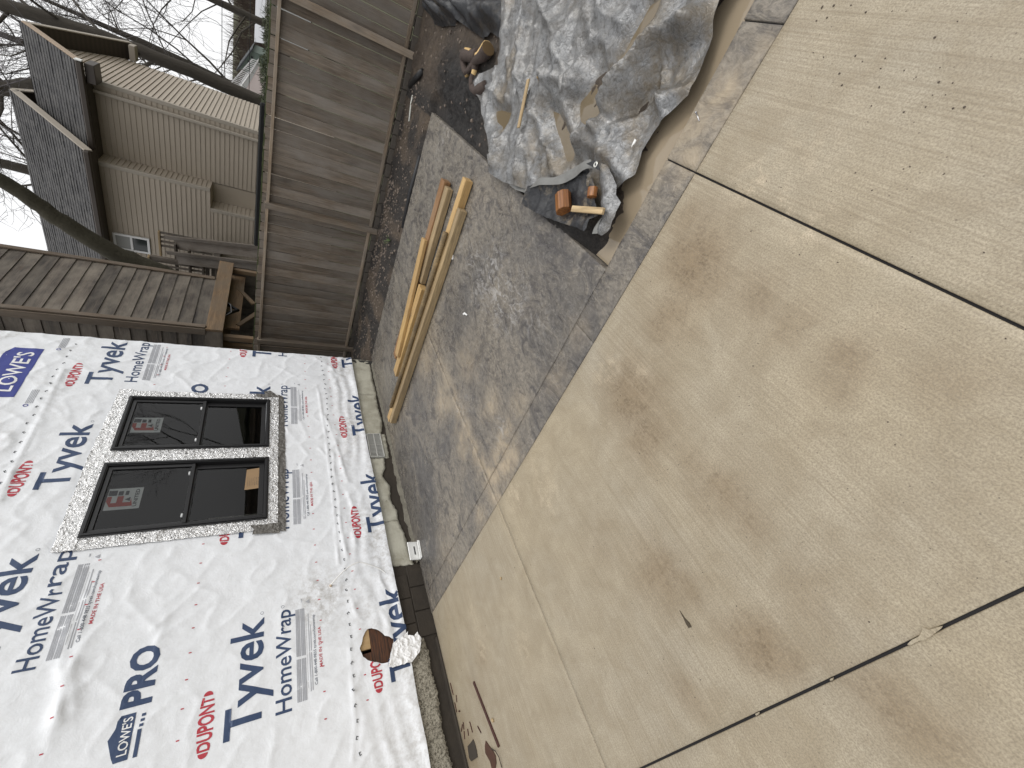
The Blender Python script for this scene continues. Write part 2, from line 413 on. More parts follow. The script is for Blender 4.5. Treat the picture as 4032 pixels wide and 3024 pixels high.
panel('slab_panel', -2.55, -.1275, -.032, 2.4070, patio, M_CONC, .05, attrs=ca, disp=wob)
panel('slab_panel', -2.55, -.1275, 2.4130, 4.225, patio, M_CONC, .05, attrs=ca, disp=wob)
panel('slab_panel', -2.55, -.1275, -2.47, -.039, patio, M_CONC, .05, attrs=ca, disp=wob)
# mortar dribble bridging the joint
P = rough_outline([(-0.123, 0.759), (-0.118, 0.732), (-0.119, 0.711), (-0.106, 0.69), (-0.116, 0.681), (-0.118, 0.673), (-0.12, 0.65), (-0.125, 0.656), (-0.128, 0.679), (-0.131, 0.712), (-0.128, 0.734), (-0.128, 0.754)], .008, .0016, 3)
prism('mortar_crumb', P, -.004, .0025, M_CONC, patio)
for q, P in enumerate(([(-0.121, 1.033), (-0.121, 1.019), (-0.126, 1.026), (-0.125, 1.036)], [(-0.12, 1.375), (-0.12, 1.354), (-0.125, 1.361), (-0.126, 1.376)])): prism('mortar_crumb', P, -.004, .001, M_CONC, patio)

# ------------------------------------------------------------------ stamped border and stamped slab
sp = blobs([(1.692, 2.09, 0.205, 1), (1.73, 2.299, 0.148, 1), (2.285, 2.532, 0.182, 0.8), (2.88, 2.57, 0.212, 0.7), (1.84, 1.946, 0.123, 0.9), (2.121, 1.975, 0.153, 0.6), (1.824, 1.691, 0.114, 0.5), (1.762, -0.114, 0.148, 0.9), (1.62, -0.33, 0.128, 0.9), (1.671, -0.194, 0.104, 0.8), (1.776, 0.152, 0.102, 0.5), (1.585, 2.704, 0.119, 0.6), (3.666, 2.583, 0.315, 0.5), (2.733, 1.983, 0.226, 0.5), (1.826, 3.522, 0.2, 0.3), (1.62, -0.071, 0.088, 0.9), (1.532, -0.456, 0.088, 0.7), (1.636, 1.27, 0.108, 0.4), (1.66, 0.931, 0.099, 0.3)]); sb = blobs([(2.953, 1.177, 0.206, 1), (2.647, 1.261, 0.227, 1), (2.988, 1.371, 0.174, 1), (2.386, 1.227, 0.157, 0.9), (3.341, 1.285, 0.144, 0.8), (2.448, 0.99, 0.135, 0.5), (2.082, 1.11, 0.123, 0.6), (2.499, 2.334, 0.185, 0.4), (1.888, 1.996, 0.109, 0.7), (4.987, 0.668, 0.135, 0.6), (5.118, 0.822, 0.142, 0.5), (3.733, 1.189, 0.208, 0.4)])
sa = {'pale': lambda x, y: np.maximum(sp(x, y), .75 * np.exp(-((y - 2.41 + .04 * vn(x * 3, y * 3, 2)) / .10) ** 2) * smooth(4.6, 2.2, x)), 'bloom': sb, 'tone': lambda x, y: .55 * smooth(3.6, 5.0, x) + .25 * smooth(2.6, 1.6, y) * smooth(2.2, 2.8, x)}
sdisp = lambda x, y: .003 * fbm(x * 6, y * 6, 9, 3) + .002 * ridged(x * 11 + vn(x * 4, y * 4, 2), y * 9, 4)
stp = pyd('stamped_patio', [(1.52, -6, -.010), (1.723, -6, -.010), (1.723, .55, -.010), (5.69, .55, -.010), (5.69, 4.262, -.010), (1.52, 4.262, -.010)], [(0, 1, 2, 3, 4, 5)], M_JOINT, None, origin=(1.52, 0, -.010))
tag(stp, kind='structure')
for y0, y1 in ((-2.4, -.576), (-.570, -.038), (-.032, .9), (.901, 2.4065), (2.4135, 4.15), (4.153, 4.245)):
    panel('border_slab', 1.5195, 1.7235, y0, y1, stp, M_STAMP, .02, bev=.003, attrs=sa, disp=sdisp)
panel('stamped_slab', 1.7265, 5.70, .545, 2.4065, stp, M_STAMP, .03, bev=.003, thick=.13, attrs=sa, disp=sdisp)
panel('stamped_slab', 1.7265, 5.70, 2.4135, 4.245, stp, M_STAMP, .03, bev=.003, thick=.13, attrs=sa, disp=sdisp)

# ------------------------------------------------------------------ soil bed and puddles
def soil_h(x, y):
    base = -.078 + .080 * smooth(1.78, 2.5, x) + .03 * smooth(5.6, 6.9, x)
    base = base - .045 * np.exp(-((y - .47) / .12) ** 2) * (x < 5.65) * smooth(2.2, 3.0, x) + .03 * np.exp(-((y - .42) ** 2 / .03 + (x - 2.25) ** 2 / .08))
    clod = .020 * fbm(x * 5, y * 5, 21, 3) + .012 * ridged(x * 13, y * 13, 22) + .010 * np.maximum(0, vn(x * 24, y * 24, 25))
    blk = smooth(4.0, 4.5, x) * smooth(6.0, 5.3, x) * smooth(-.25, .1, y)
    clod = clod * (1 + 1.3 * blk) * (.35 + .65 * smooth(1.9, 2.6, x))
    base = base + .06 * np.exp(-((x - 5.3) ** 2 / .9 + (y - .0) ** 2 / .12)) 
    h = base + clod
    near = smooth(.28, .48, y) * (x < 5.72) * smooth(2.5, 3.0, x) * (y < .6)
    return h - near * (np.maximum(h, -.03) + .05)
def soil_dark(x, y):
    b = smooth(3.6, 4.3, x) * smooth(6.0, 5.2, x) * smooth(-.35, .1, y + .08 * vn(x * 5, y * 5, 8)) * (y < .6)
    t = smooth(.25, .5, y) * (y < .6) * .9
    e = .85 * smooth(.5, .9, y) * smooth(.2, .6, vn(x * 2.2, y * 2.2, 7) + .5)
    return np.clip(np.maximum(np.maximum(b, t), e), 0, 1)
X, Y, F_ = grid(1.72, 6.98, -3.6, .56, .022)
soil = pyd('soil_bed', np.stack([X, Y, soil_h(X, Y)], 1), F_, M_SOIL, None, True, origin=(1.72, -3.6, -.1), attrs={'dark': soil_dark(X, Y)}); tag(soil, kind='structure')
X, Y, F_ = grid(5.66, 6.98, .56, 7.5, .024)
soil2 = pyd('soil_border', np.stack([X, Y, soil_h(X, Y) - .06 * np.exp(-((X - 5.72) / .12) ** 2)], 1), F_, M_SOIL, None, True, origin=(5.66, .5, -.1), attrs={'dark': soil_dark(X, Y)}); tag(soil2, kind='structure')
X, Y, F_ = grid(1.724, 2.75, -3.4, .54, .1)
pud = pyd('puddle', np.stack([X, Y, X * 0 - .060], 1), F_, M_WATER, None, True, origin=(1.724, -3.4, -.060)); tag(pud, kind='structure')

def stone_mesh(seed, sub=1):
    rr = random.Random(seed); bm = bmesh.new(); bmesh.ops.create_icosphere(bm, subdivisions=sub, radius=1)
    ax = (rr.uniform(.7, 1.3), rr.uniform(.6, 1.1), rr.uniform(.45, .8))
    for v in bm.verts:
        k = rr.uniform(.82, 1.15); v.co = Vector((v.co.x * ax[0] * k, v.co.y * ax[1] * k, v.co.z * ax[2] * k))
    bm.verts.index_update(); V = [tuple(v.co) for v in bm.verts]; F = [tuple(v.index for v in f.verts) for f in bm.faces]; bm.free(); return V, F
def scatter(name, spots, mat, seed, label, cat):
    rr = random.Random(seed); V = []; F = []; protos = [stone_mesh(seed + i) for i in range(6)]
    for x, y, z, s in spots:
        pv, pf = protos[rr.randrange(6)]; a = rr.uniform(0, 6.28); b = len(V)
        ca_, sa_ = math.cos(a), math.sin(a)
        V += [(x + s * (px * ca_ - py_ * sa_), y + s * (px * sa_ + py_ * ca_), z + s * pz) for px, py_, pz in pv]; F += [tuple(i + b for i in f) for f in pf]
    o = pyd(name, V, F, mat, None, False, origin=(spots[0][0], spots[0][1], spots[0][2])); return tag(o, label, cat, kind='stuff')
_ms = Mat('bed_stone', (.2, .17, .14), .8); _p = _ms.pos(); _ms.color(_ms.ramp(_ms.noise(_p, 17, 2), [(.3, (.07, .055, .045)), (.5, (.17, .135, .11)), (.72, (.22, .18, .14))])); M_STONE = _ms.done()
rr = random.Random(5); sp_ = []
for i in range(1500):
    if i < 1000: x, y = rr.uniform(5.78, 6.9), rr.uniform(.4, 5.2)
    else: x, y = rr.uniform(2.9, 6.9), rr.uniform(-2.2, .5)
    if i < 1000 and rr.random() < .4: x = rr.uniform(6.2, 6.9); y = rr.uniform(1.6, 3.4)
    sp_.append((x, y, float(soil_h(np.array(x), np.array(y))) + .002, rr.choice((.007, .009, .012, .016, .022))))
scatter('gravel', sp_, M_STONE, 11, 'small stones strewn over the dark soil below the fence', 'gravel')
_mg = Mat('grit', (.085, .066, .05), .8); M_GRIT = _mg.done()
sp_ = [(x, y, .001, s) for (x, y), s in zip([(1.402, -0.627), (1.362, -0.633), (1.235, -0.621), (1.358, -0.6), (1.301, -0.636), (0.982, -0.574), (1.171, -0.509), (1.183, -0.458), (1.03, -0.442), (0.996, -0.491), (0.885, -0.477), (0.851, -0.48), (0.78, -0.433), (0.802, -0.426), (0.912, -0.395), (0.868, -0.417), (1.012, -0.393), (0.875, -0.446), (0.845, -0.452), (0.787, -0.275), (0.797, -0.265), (1.148, -0.429), (1.066, -0.487), (1.074, -0.513), (1.136, -0.497), (0.698, -0.281), (0.482, -0.148), (0.91, -0.509), (0.951, -0.48), (1.326, -0.502), (1.391, -0.589), (1.113, -0.629), (1.154, -0.627)], [.62 * q for q in [0.008, 0.008, 0.006, 0.006, 0.004, 0.006, 0.006, 0.006, 0.006, 0.004, 0.006, 0.004, 0.006, 0.005, 0.005, 0.004, 0.004, 0.003, 0.003, 0.004, 0.004, 0.007, 0.004, 0.005, 0.004, 0.004, 0.004, 0.003, 0.003, 0.004, 0.005, 0.003, 0.003]])]
for i in range(240): sp_.append((rr.uniform(-.1, 1.5), rr.uniform(-1.5, 4.0), .0006, rr.uniform(.0012, .003)))
scatter('grit', sp_, M_GRIT, 12, 'dark grit and crumbs of soil on the tan concrete', 'grit')

# ------------------------------------------------------------------ the house being re-clad
YW = 4.25                      # plane of the house wrap; the wall runs along X
XR = 5.645                     # right-hand corner of the house
def wrap_mat(name, col, rough):
    m = Mat(name, col, rough); p = m.pos(); q = m.mp(p, (1, .001, 1))
    f1 = m.noise(q, 9, 6, .62, .5); f2 = m.noise(q, 42, 5, .65)
    d = m.noise(q, 1.3, 5, .7)
    m.color(m.mix(m.ramp(d, [(.5, 0), (.75, .22)]), col, tuple(c * .78 for c in col)))
    m.bump(f1, .25, .022); m.bump(f2, .18, .006)
    return m
m_ = wrap_mat('house_wrap', (.825, .845, .875), .5)
p = m_.mp(m_.pos(), (1, .001, 1)); low = m_.attr('dirt')
base_ = m_.b.inputs['Base Color'].links[0].from_socket
sm = m_.math('MULTIPLY', low, m_.ramp(m_.noise(p, 14, 7, .75), [(.42, 0), (.62, .75)]))
m_.color(m_.mix(sm, base_, (.42, .40, .37)))
M_WRAP = m_.done()
M_BLUE = wrap_mat('dark_blue_ink', (.035, .062, .135), .5).done()
M_BADGE = wrap_mat('royal_blue_ink', (.03, .045, .26), .5).done()
M_RED = wrap_mat('red_ink', (.48, .045, .065), .5).done()
M_GREY = wrap_mat('grey_ink', (.40, .41, .44), .5).done()
M_DGREY = wrap_mat('slate_ink', (.12, .14, .18), .5).done()
M_WHITE = wrap_mat('white_sheet', (.82, .82, .82), .5).done()

house = thing('house', (2.0, YW, 0), 'house wall covered in white printed wrap with two new black windows', 'house')

BOT = [(-3.0, .29)] + sorted([(0.406, 0.292), (0.573, 0.288), (0.838, 0.292), (1.129, 0.285), (1.443, 0.279), (1.761, 0.292), (2.481, 0.299), (2.883, 0.306), (3.334, 0.314), (4.22, 0.325), (4.798, 0.325), (5.629, 0.326)]) + [(5.7, .326)]
def bot(x): return np.interp(x, [a for a, b in BOT], [b for a, b in BOT])
WR = [([(1.339, 2.608), (1.753, 2.61), (1.942, 2.562)], .05, .020), ([(1.433, 2.586), (1.753, 2.666), (2.101, 2.693)], .04, .014), ([(1.384, 2.498), (1.732, 2.593), (2.279, 2.637)], .035, .010),
      ([(1.789, 2.593), (1.599, 2.403), (1.44, 2.26)], .03, .006), ([(1.929, 2.188), (2.196, 2.4), (2.349, 2.382)], .03, .009), ([(2.285, 2.178), (2.33, 2.014), (2.342, 1.962)], .03, .006), ([(1.927, 2.18), (2.107, 2.005), (2.207, 1.913)], .025, .007), ([(1.836, 2.151), (2.008, 1.892), (2.064, 1.811)], .03, .005),
      ([(3.26, 3.394), (3.717, 3.416), (3.999, 3.414), (4.995, 3.445)], .025, .016), ([(4.842, 3.681), (5.02, 3.618), (5.193, 3.514)], .03, .012), ([(3.908, 3.589), (4.203, 3.512), (4.553, 3.494)], .05, .010), ([(4.133, 3.097), (4.28, 3.064), (4.358, 3.003)], .03, .008), ([(2.995, 3.246), (3.163, 3.125), (3.3, 3.044)], .04, .008),
      ([(5.137, 2.592), (5.268, 2.357), (5.42, 2.033)], .04, .008), ([(5.07, 2.522), (4.912, 2.378), (4.686, 2.228)], .035, .007), ([(3.191, 3.14), (3.022, 3.013), (2.885, 2.911)], .04, .009),
      ([(4.126, 1.295), (3.825, 1.119), (3.659, 1.042)], .025, .007), ([(4.312, 0.804), (3.767, 0.691), (3.438, 0.661), (3.206, 0.625)], .022, .014), ([(4.929, 0.865), (4.688, 0.845), (4.312, 0.835), (3.944, 0.812), (3.527, 0.811), (3.149, 0.797), (2.713, 0.804), (2.203, 0.809)], .012, .012),
      ([(5.304, 1.372), (5.078, 1.087), (5.128, 0.854)], .03, .008), ([(5.581, 0.866), (5.387, 0.664), (5.184, 0.573), (5.034, 0.603)], .03, .012), ([(3.824, 1.092), (3.903, 0.918), (3.945, 0.857)], .02, .007), ([(3.547, 0.81), (3.629, 0.847), (3.733, 0.898)], .02, .009), ([(3.644, 0.745), (3.406, 0.763), (3.037, 0.738), (2.785, 0.747)], .02, .013), ([(2.738, 0.751), (2.551, 0.754), (2.255, 0.72)], .02, .016), ([(3.062, 0.64), (2.85, 0.607), (2.645, 0.655), (2.38, 0.619)], .02, .010),
      ([(1.525, 0.782), (1.127, 0.793), (0.866, 0.802), (0.641, 0.845)], .012, .009), ([(1.808, 0.673), (1.811, 0.519), (1.527, 0.432)], .02, .008), ([(2.125, 0.661), (1.859, 0.737), (1.709, 0.707)], .02, .007), ([(1.077, 0.778), (0.883, 0.723), (0.695, 0.775)], .03, .006), ([(2.192, 0.425), (1.947, 0.437), (1.738, 0.359)], .015, .012)]
HOLE = [(1.529, 0.623), (1.529, 0.585), (1.506, 0.545), (1.474, 0.507), (1.435, 0.474), (1.395, 0.422), (1.383, 0.404), (1.342, 0.417), (1.272, 0.451), (1.206, 0.48), (1.215, 0.533), (1.254, 0.616), (1.273, 0.65), (1.311, 0.688), (1.352, 0.696), (1.386, 0.705), (1.416, 0.686), (1.469, 0.665), (1.505, 0.645)]
def wrap_disp(x, z):
    """how far the wrap stands off the sheathing (metres towards the viewer)"""
    x = np.asarray(x, float); z = np.asarray(z, float)
    d = .004 * vn(x * 1.6, z * 1.6, 31) + .006 * ridged(x * 3.1 + z * 1.9, z * 2.6 - x * .8, 32) ** 3 + .0015 * facet(x, z, 3.0, 34) + .0022 * fbm(x * 7, z * 7, 33, 3)
    up = smooth(2.6, 3.6, z)
    d = d + up * .007 * ridged(x * 2.2 + z * 1.2, z * 3.2 - x * 1.6, 35) ** 2
    lowz = z - bot(x)
    k = smooth(.62, .12, lowz)
    d = d + k * (.009 * np.sin(lowz * 46 + 2.2 * vn(x * 1.3, lowz * 2, 36) * 2) * (.5 + .5 * vn(x * 1.1, z * .1, 37)) + .006 * vn(x * 2.0, lowz * 9, 38))
    d = d + .010 * np.exp(-(lowz / .05) ** 2)
    for pts, wdt, a in WR: d = d + a * 1.2 * crease(x, z, pts, wdt, 1.3) * (.35 + .65 * np.clip(.5 + 1.3 * vn(x * 5, z * 5, 60), 0, 1))
    # flat where the window flashing holds it down
    f = smooth(.0, .10, np.maximum(np.maximum(2.69 - x, x - 4.69), np.maximum(1.34 - z, z - 2.93)))
    return .004 + np.maximum(d * f, -.003)
ZT = 5.4
nx, nz = 640, 330
u = np.linspace(-1.6, XR, nx); t = np.linspace(0, 1, nz)
U, T = np.meshgrid(u, t); Zw = bot(U) + T * (ZT - bot(U)); Xw = U.copy()
Xw[:, -1] += .006 * vn(Zw[:, -1] * 6, Zw[:, -1] * 0, 3)
# tear: drop the faces in the hole and pull its rim onto the torn outline
HP = rough_outline(HOLE, .02, .003, 4)
cxm = (Xw[:-1, :-1] + Xw[1:, 1:]) / 2; czm = (Zw[:-1, :-1] + Zw[1:, 1:]) / 2
inh = in_poly(cxm, czm, HP)
# the two window openings
WIN = [(2.80, 3.614, 1.437, 2.820), (3.772, 4.585, 1.440, 2.812)]
for a, b, c, d in WIN: inh |= (cxm > a + .035) & (cxm < b - .035) & (czm > c + .035) & (czm < d - .035)
idx = np.arange(nx * nz).reshape(nz, nx)
keep = ~inh
Fq = np.stack([idx[:-1, :-1], idx[:-1, 1:], idx[1:, 1:], idx[1:, :-1]], -1)[keep]
used = np.zeros(nx * nz, bool); used[Fq.ravel()] = True
holev = np.zeros(nx * nz, bool)
tearq = in_poly(cxm, czm, HP)
holev[np.stack([idx[:-1, :-1], idx[:-1, 1:], idx[1:, 1:], idx[1:, :-1]], -1)[tearq].ravel()] = True
rim = np.where(used & holev)[0]
HPA = np.array(HP); fx_, fz_ = Xw.ravel().copy(), Zw.ravel().copy()
for i in rim:
    best = None
    for j in range(len(HPA)):
        a = HPA[j]; b = HPA[(j + 1) % len(HPA)]; e = b - a; tt = np.clip(((fx_[i] - a[0]) * e[0] + (fz_[i] - a[1]) * e[1]) / (e @ e + 1e-12), 0, 1)
        q = a + e * tt; dd = (q[0] - fx_[i]) ** 2 + (q[1] - fz_[i]) ** 2
        if best is None or dd < best[0]: best = (dd, q)
    fx_[i], fz_[i] = best[1]
D = wrap_disp(fx_, fz_)
lz = fz_ - bot(fx_)
dirt = np.clip(.9 * smooth(.55, .05, lz) * (.6 + .8 * vn(fx_ * 1.5, fz_ * 3, 40)) + 1.1 * np.exp(-(((fx_ - 1.9) / .25) ** 2 + ((fz_ - 1.0) / .2) ** 2)) + .5 * smooth(2.9, 4.2, fz_) * (vn(fx_ * 2, fz_ * 2, 41) > .05) + .15, 0, 1)
wrap = pyd('wall_wrap', np.stack([fx_, YW - D, fz_], 1), Fq, M_WRAP, house, True, origin=(2.0, YW, .3), attrs={'dirt': dirt})
wrap['label'] = 'white wrinkled printed house wrap'

# shell of the house behind the wrap
_m = Mat('sheathing', (.05, .025, .014), .75); _p = _m.pos(); _q = _m.mp(_p, (1.5, 1, 22))
_m.color(_m.mix(_m.ramp(_m.noise(_q, 4, 5, .6), [(.35, 0), (.65, 1)]), (.022, .014, .010), (.115, .042, .016))); _m.bump(_m.noise(_q, 9, 4), .4, .004); M_SHEATH = _m.done()
_m = Mat('bare_plywood', (.42, .28, .13), .7); _p = _m.pos(); _m.color(_m.mix(_m.noise(_m.mp(_p, (14, 1, 2)), 3, 5, .6), (.33, .2, .085), (.5, .36, .19))); M_PLY = _m.done()
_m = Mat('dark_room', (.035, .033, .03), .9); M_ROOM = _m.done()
for z0, z1 in ((.30, .447), (.449, .604)):
    boxo('sheathing_board', (-.4, YW + .012, z0), (2.4, YW + .030, z1), M_SHEATH, house, .003)
boxo('sheathing_board', (1.365, YW + .010, .606), (2.4, YW + .030, .80), M_PLY, house, .002)
boxo('sheathing_board', (-.4, YW + .012, .606), (1.335, YW + .030, .80), M_SHEATH, house, .002)
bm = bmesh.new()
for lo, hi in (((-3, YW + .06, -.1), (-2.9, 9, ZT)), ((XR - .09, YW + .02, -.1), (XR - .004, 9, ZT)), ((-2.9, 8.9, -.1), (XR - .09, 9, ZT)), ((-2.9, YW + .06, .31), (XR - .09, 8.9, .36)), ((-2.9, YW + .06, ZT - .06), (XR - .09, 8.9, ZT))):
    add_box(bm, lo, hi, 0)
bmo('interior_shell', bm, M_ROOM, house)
# things dimly seen inside
boxo('interior_panel', (3.95, 6.4, 1.35), (4.35, 6.43, 2.1), Mat('pale_board', (.6, .58, .52), .8).done(), house)
boxo('interior_panel', (2.2, 8.0, 1.0), (3.1, 8.03, 2.4), Mat('dim_board', (.2, .19, .18), .8).done(), house)

# ------------------------------------------------------------------ lettering printed on the wrap
def text_mesh(body, bold=.0, shear=0.0):
    cu = bpy.data.curves.new('t', 'FONT'); cu.body = body; cu.offset = bold; cu.shear = shear; cu.resolution_u = 3; cu.fill_mode = 'FRONT'
    o = bpy.data.objects.new('t', cu)
    me = bpy.data.meshes.new_from_object(o)
    bpy.data.objects.remove(o); bpy.data.curves.remove(cu); return me
_h = text_mesh('H'); CAP = max(v.co.y for v in _h.vertices); bpy.data.meshes.remove(_h)
def drape(bm, cell, off):
    if cell:
        bm.verts.ensure_lookup_table()
        for ax in (0, 1):
            lo = min(v.co[ax] for v in bm.verts); hi = max(v.co[ax] for v in bm.verts)
            k = math.ceil(lo / cell) * cell
            while k < hi:
                no = [0, 0, 0]; co = [0, 0, 0]; no[ax] = 1; co[ax] = k
                bmesh.ops.bisect_plane(bm, geom=bm.verts[:] + bm.edges[:] + bm.faces[:], plane_co=co, plane_no=no, dist=1e-6); k += cell
    X = np.array([v.co.x for v in bm.verts]); Z = np.array([v.co.y for v in bm.verts])
    # cut away what would print over the tear or below the hem
    D = wrap_disp(X, Z)
    for v, d in zip(bm.verts, D): v.co = Vector((v.co.x, YW - d - off, v.co.y))
def clip_print(bm):
    kill = []
    for f in bm.faces:
        c = f.calc_center_median()
        if c.y < float(bot(np.array(c.x))) + .003 or c.x > XR - .005 or bool(in_poly(np.array([c.x]), np.array([c.y]), HP)[0]): kill.append(f)
        else:
            for a, b, c0, c1 in WIN:
                if a < c.x < b and c0 < c.y < c1: kill.append(f); break
    if kill: bmesh.ops.delete(bm, geom=kill, context='FACES')
def letter(body, x0, x1, zb, cap, mat, cell=.03, bold=.0, shear=0.0, off=.0022, maxx=None, minx=None, name='lettering', fn=None):
    me = text_mesh(body, bold, shear); bm = bmesh.new(); bm.from_mesh(me); bpy.data.meshes.remove(me)
    lo = min(v.co.x for v in bm.verts); hi = max(v.co.x for v in bm.verts)
    sx = (x1 - x0) / (hi - lo); sz = cap / CAP
    for v in bm.verts: v.co = Vector((x0 + (v.co.x - lo) * sx, zb + v.co.y * sz, 0))
    if fn is not None:
        for v in bm.verts: v.co = fn(v.co)
    for lim, s in ((maxx, 1), (minx, -1)):
        if lim is not None:
            bmesh.ops.bisect_plane(bm, geom=bm.verts[:] + bm.edges[:] + bm.faces[:], plane_co=(lim, 0, 0), plane_no=(s, 0, 0), clear_outer=True)
    return finish_print(bm, mat, cell, off, name)
def finish_print(bm, mat, cell=.03, off=.0022, name='lettering'):
    if cell:
        for ax in (0, 1):
            if not bm.verts: break
            lo = min(v.co[ax] for v in bm.verts); hi = max(v.co[ax] for v in bm.verts); k = math.ceil(lo / cell) * cell
            while k < hi:
                no = [0, 0, 0]; co = [0, 0, 0]; no[ax] = 1; co[ax] = k
                bmesh.ops.bisect_plane(bm, geom=bm.verts[:] + bm.edges[:] + bm.faces[:], plane_co=co, plane_no=no, dist=1e-6); k += cell
    clip_print(bm)
    if not bm.faces: bm.free(); return None
    for v in [v for v in bm.verts if not v.link_faces]: bm.verts.remove(v)
    drape(bm, None, off)
    bmesh.ops.reverse_faces(bm, faces=[f for f in bm.faces if f.normal.y > 0]) if False else None
    return bmo(name, bm, mat, wrap, True)
def shape(polys, mat, cell=.04, off=.0022, name='printed_mark'):
    bm = bmesh.new()
    for P in polys: bm.faces.new([bm.verts.new((x, z, 0)) for x, z in P])
    bmesh.ops.triangulate(bm, faces=bm.faces[:])
    return finish_print(bm, mat, cell, off, name)
def rects(L): return [[(a, c), (b, c), (b, d), (a, d)] for a, b, c, d in L]
def circle_ring(cx, cz, r0, r1, n=18):
    return [[(cx + r0 * math.cos(a), cz + r0 * math.sin(a)), (cx + r1 * math.cos(a), cz + r1 * math.sin(a)), (cx + r1 * math.cos(b), cz + r1 * math.sin(b)), (cx + r0 * math.cos(b), cz + r0 * math.sin(b))] for a, b in ((i * 6.28319 / n, (i + 1) * 6.28319 / n) for i in range(n))]
def oval_word(cx, cz, wdt, hgt, maxx=None):
    """word squeezed into an upright-lettered oval with two cap segments at the tips"""
    def fn(co):
        s = (co.x - cx) / (wdt / 2); k = math.sqrt(max(0, 1 - (s * .94) ** 2)) ** .8
        return Vector((co.x, cz + (co.y - cz) * max(k, .42), 0))
    letter('DUPONT', cx - wdt * .405, cx + wdt * .405, cz - hgt / 2, hgt, M_RED, .05, .03, fn=fn, maxx=maxx)
    for s in (-1, 1):
        P = []
        for i in range(9):
            a = -.5 + i / 8.0; P.append((cx + s * wdt * (.425 + .075 * math.cos(a * math.pi)), cz + hgt * .33 * math.sin(a * math.pi)))
        if maxx is None or cx + s * wdt * .5 < maxx: shape([P[::s]], M_RED)
def big_word(x0, zb, cap=.222, wdt=.815, **k):
    letter('Tyvek', x0, x0 + wdt, zb, cap, M_BLUE, .03, .016, **k)
    if k.get('maxx') is None and k.get('minx') is None: shape(circle_ring(x0 + wdt + .035, zb + .012, .010, .0125), M_DGREY, None)
def small_word(x0, zb, wdt=.775, cap=.108, **k):
    letter('HomeWrap', x0, x0 + wdt, zb, cap, M_BLUE, .03, .010, **k)
    if not k: shape(circle_ring(x0 + wdt + .03, zb + .06, .010, .0125), M_DGREY, None)
def fine_print(x0, zb, full=True):
    """grey lines, telephone line and red line under the name; zb = baseline of the name above"""
    L = []
    for k, z in enumerate((.054, .092)):
        for r in range(3):
            zz = zb - z - r * .0115 + .01
            L += [(x0 + .04, x0 + .345, zz - .0042, zz + .0042), (x0 + .365, x0 + .755, zz - .0042, zz + .0042)]
    shape(rects(L), M_GREY, .04)
    shape(rects([(x0 + .12, x0 + .68, zb - .1215, zb - .1195), (x0 + .09, x0 + .70, zb - .1425, zb - .1365), (x0 + .095, x0 + .60, zb - .1565, zb - .1505)]), M_GREY, .06)
    letter('Call 1-800-448-9835 tyvek.com/homewrap', x0 + .125, x0 + .68, zb - .190, .020, M_DGREY, None, .006)
    letter('MADE IN THE USA', x0 + .245, x0 + .565, zb - .234, .022, M_RED, None, .012)
    letter('USA', x0 + .815, x0 + .845, zb - .095, .010, M_DGREY, None)
    shape([[(x0 + .79, zb - .155), (x0 + .83, zb - .155), (x0 + .81, zb - .122)]], M_GREY, None)
# middle course
for x0 in (1.02, 2.625, 4.055, 5.50): big_word(x0, 1.447)
for x0 in (1.08, 2.668, 4.118, 5.56):
    small_word(x0, 1.242)
    if x0 < 5: fine_print(x0, 1.242)
for cx in (1.172, 2.775, 4.22, 5.665): oval_word(cx, 1.786, .405, .088)
# bottom course, cut by the hem
for x0 in (-.395, 1.05, 2.498, 3.945, 5.385): big_word(x0, .255, .222)
for cx in (1.205, 2.652, 4.105, 5.545): oval_word(cx, .590, .40, .088)
# upper course
for x0 in (1.89, 3.345, 4.785): big_word(x0, 3.020, .205)
letter('HomeWr', 1.805, 2.38, 2.797, .108, M_BLUE, .03, .010); letter('rap', 2.40, 2.72, 2.82, .108, M_BLUE, .03, .010)
for x0 in (3.40, 4.845): small_word(x0, 2.800)
fine_print(1.805, 2.797); fine_print(4.845, 2.800)
for cx in (2.04, 3.49, 4.93): oval_word(cx, 3.340, .40, .085)
# store badge and name
def badge(x0, x1, z0, z1, apex, mat):
    w_ = x1 - x0
    shape([[(x0, z0), (x1, z0), (x1, z0 + (z1 - z0) * .72), (x1 - w_ * .10, z0 + (z1 - z0) * .72), (x1 - w_ * .10, z0 + (z1 - z0) * .86), (x1 - w_ * .26, z0 + (z1 - z0) * .88), (x0 + w_ * .52, apex), (x0 + w_ * .12, z0 + (z1 - z0) * .80), (x0 + w_ * .12, z0 + (z1 - z0) * .66), (x0, z0 + (z1 - z0) * .66)]], mat, .03)
badge(4.535, 5.352, 3.682, 4.00, 4.06, M_BADGE)
letter("LOWE'S", 4.622, 5.275, 3.733, .125, M_WHITE, .03, .012, off=.0045)
badge(1.105, 1.367, 2.193, 2.30, 2.315, M_BLUE)
letter("LOWE'S", 1.135, 1.348, 2.205, .048, M_WHITE, .03, .012, off=.0045)
letter('PRO', 1.405, 1.800, 2.128, .152, M_BLUE, .03, .04)
shape(rects([(1.104, 1.258, 2.146, 2.168), (1.272, 1.289, 2.142, 2.164), (1.302, 1.319, 2.140, 2.162), (1.332, 1.349, 2.138, 2.160)]), M_BLUE)
letter('PRO', 4.46, 4.855, 2.120, .152, M_BLUE, .03, .04)
shape(rects([(4.30, 4.50, 2.97, 3.01), (3.90, 4.10, 2.96, 3.0)]), M_DGREY) if False else None
for bx in (4.52, 5.46): # faint upright stamp blocks near the top
    shape(circle_ring(bx - .10, 3.57, .012, .02), M_BADGE, None); shape(rects([(bx - .07, bx + .13, 3.53 + .012 * i, 3.536 + .012 * i) for i in range(5)]), M_GREY, .05)
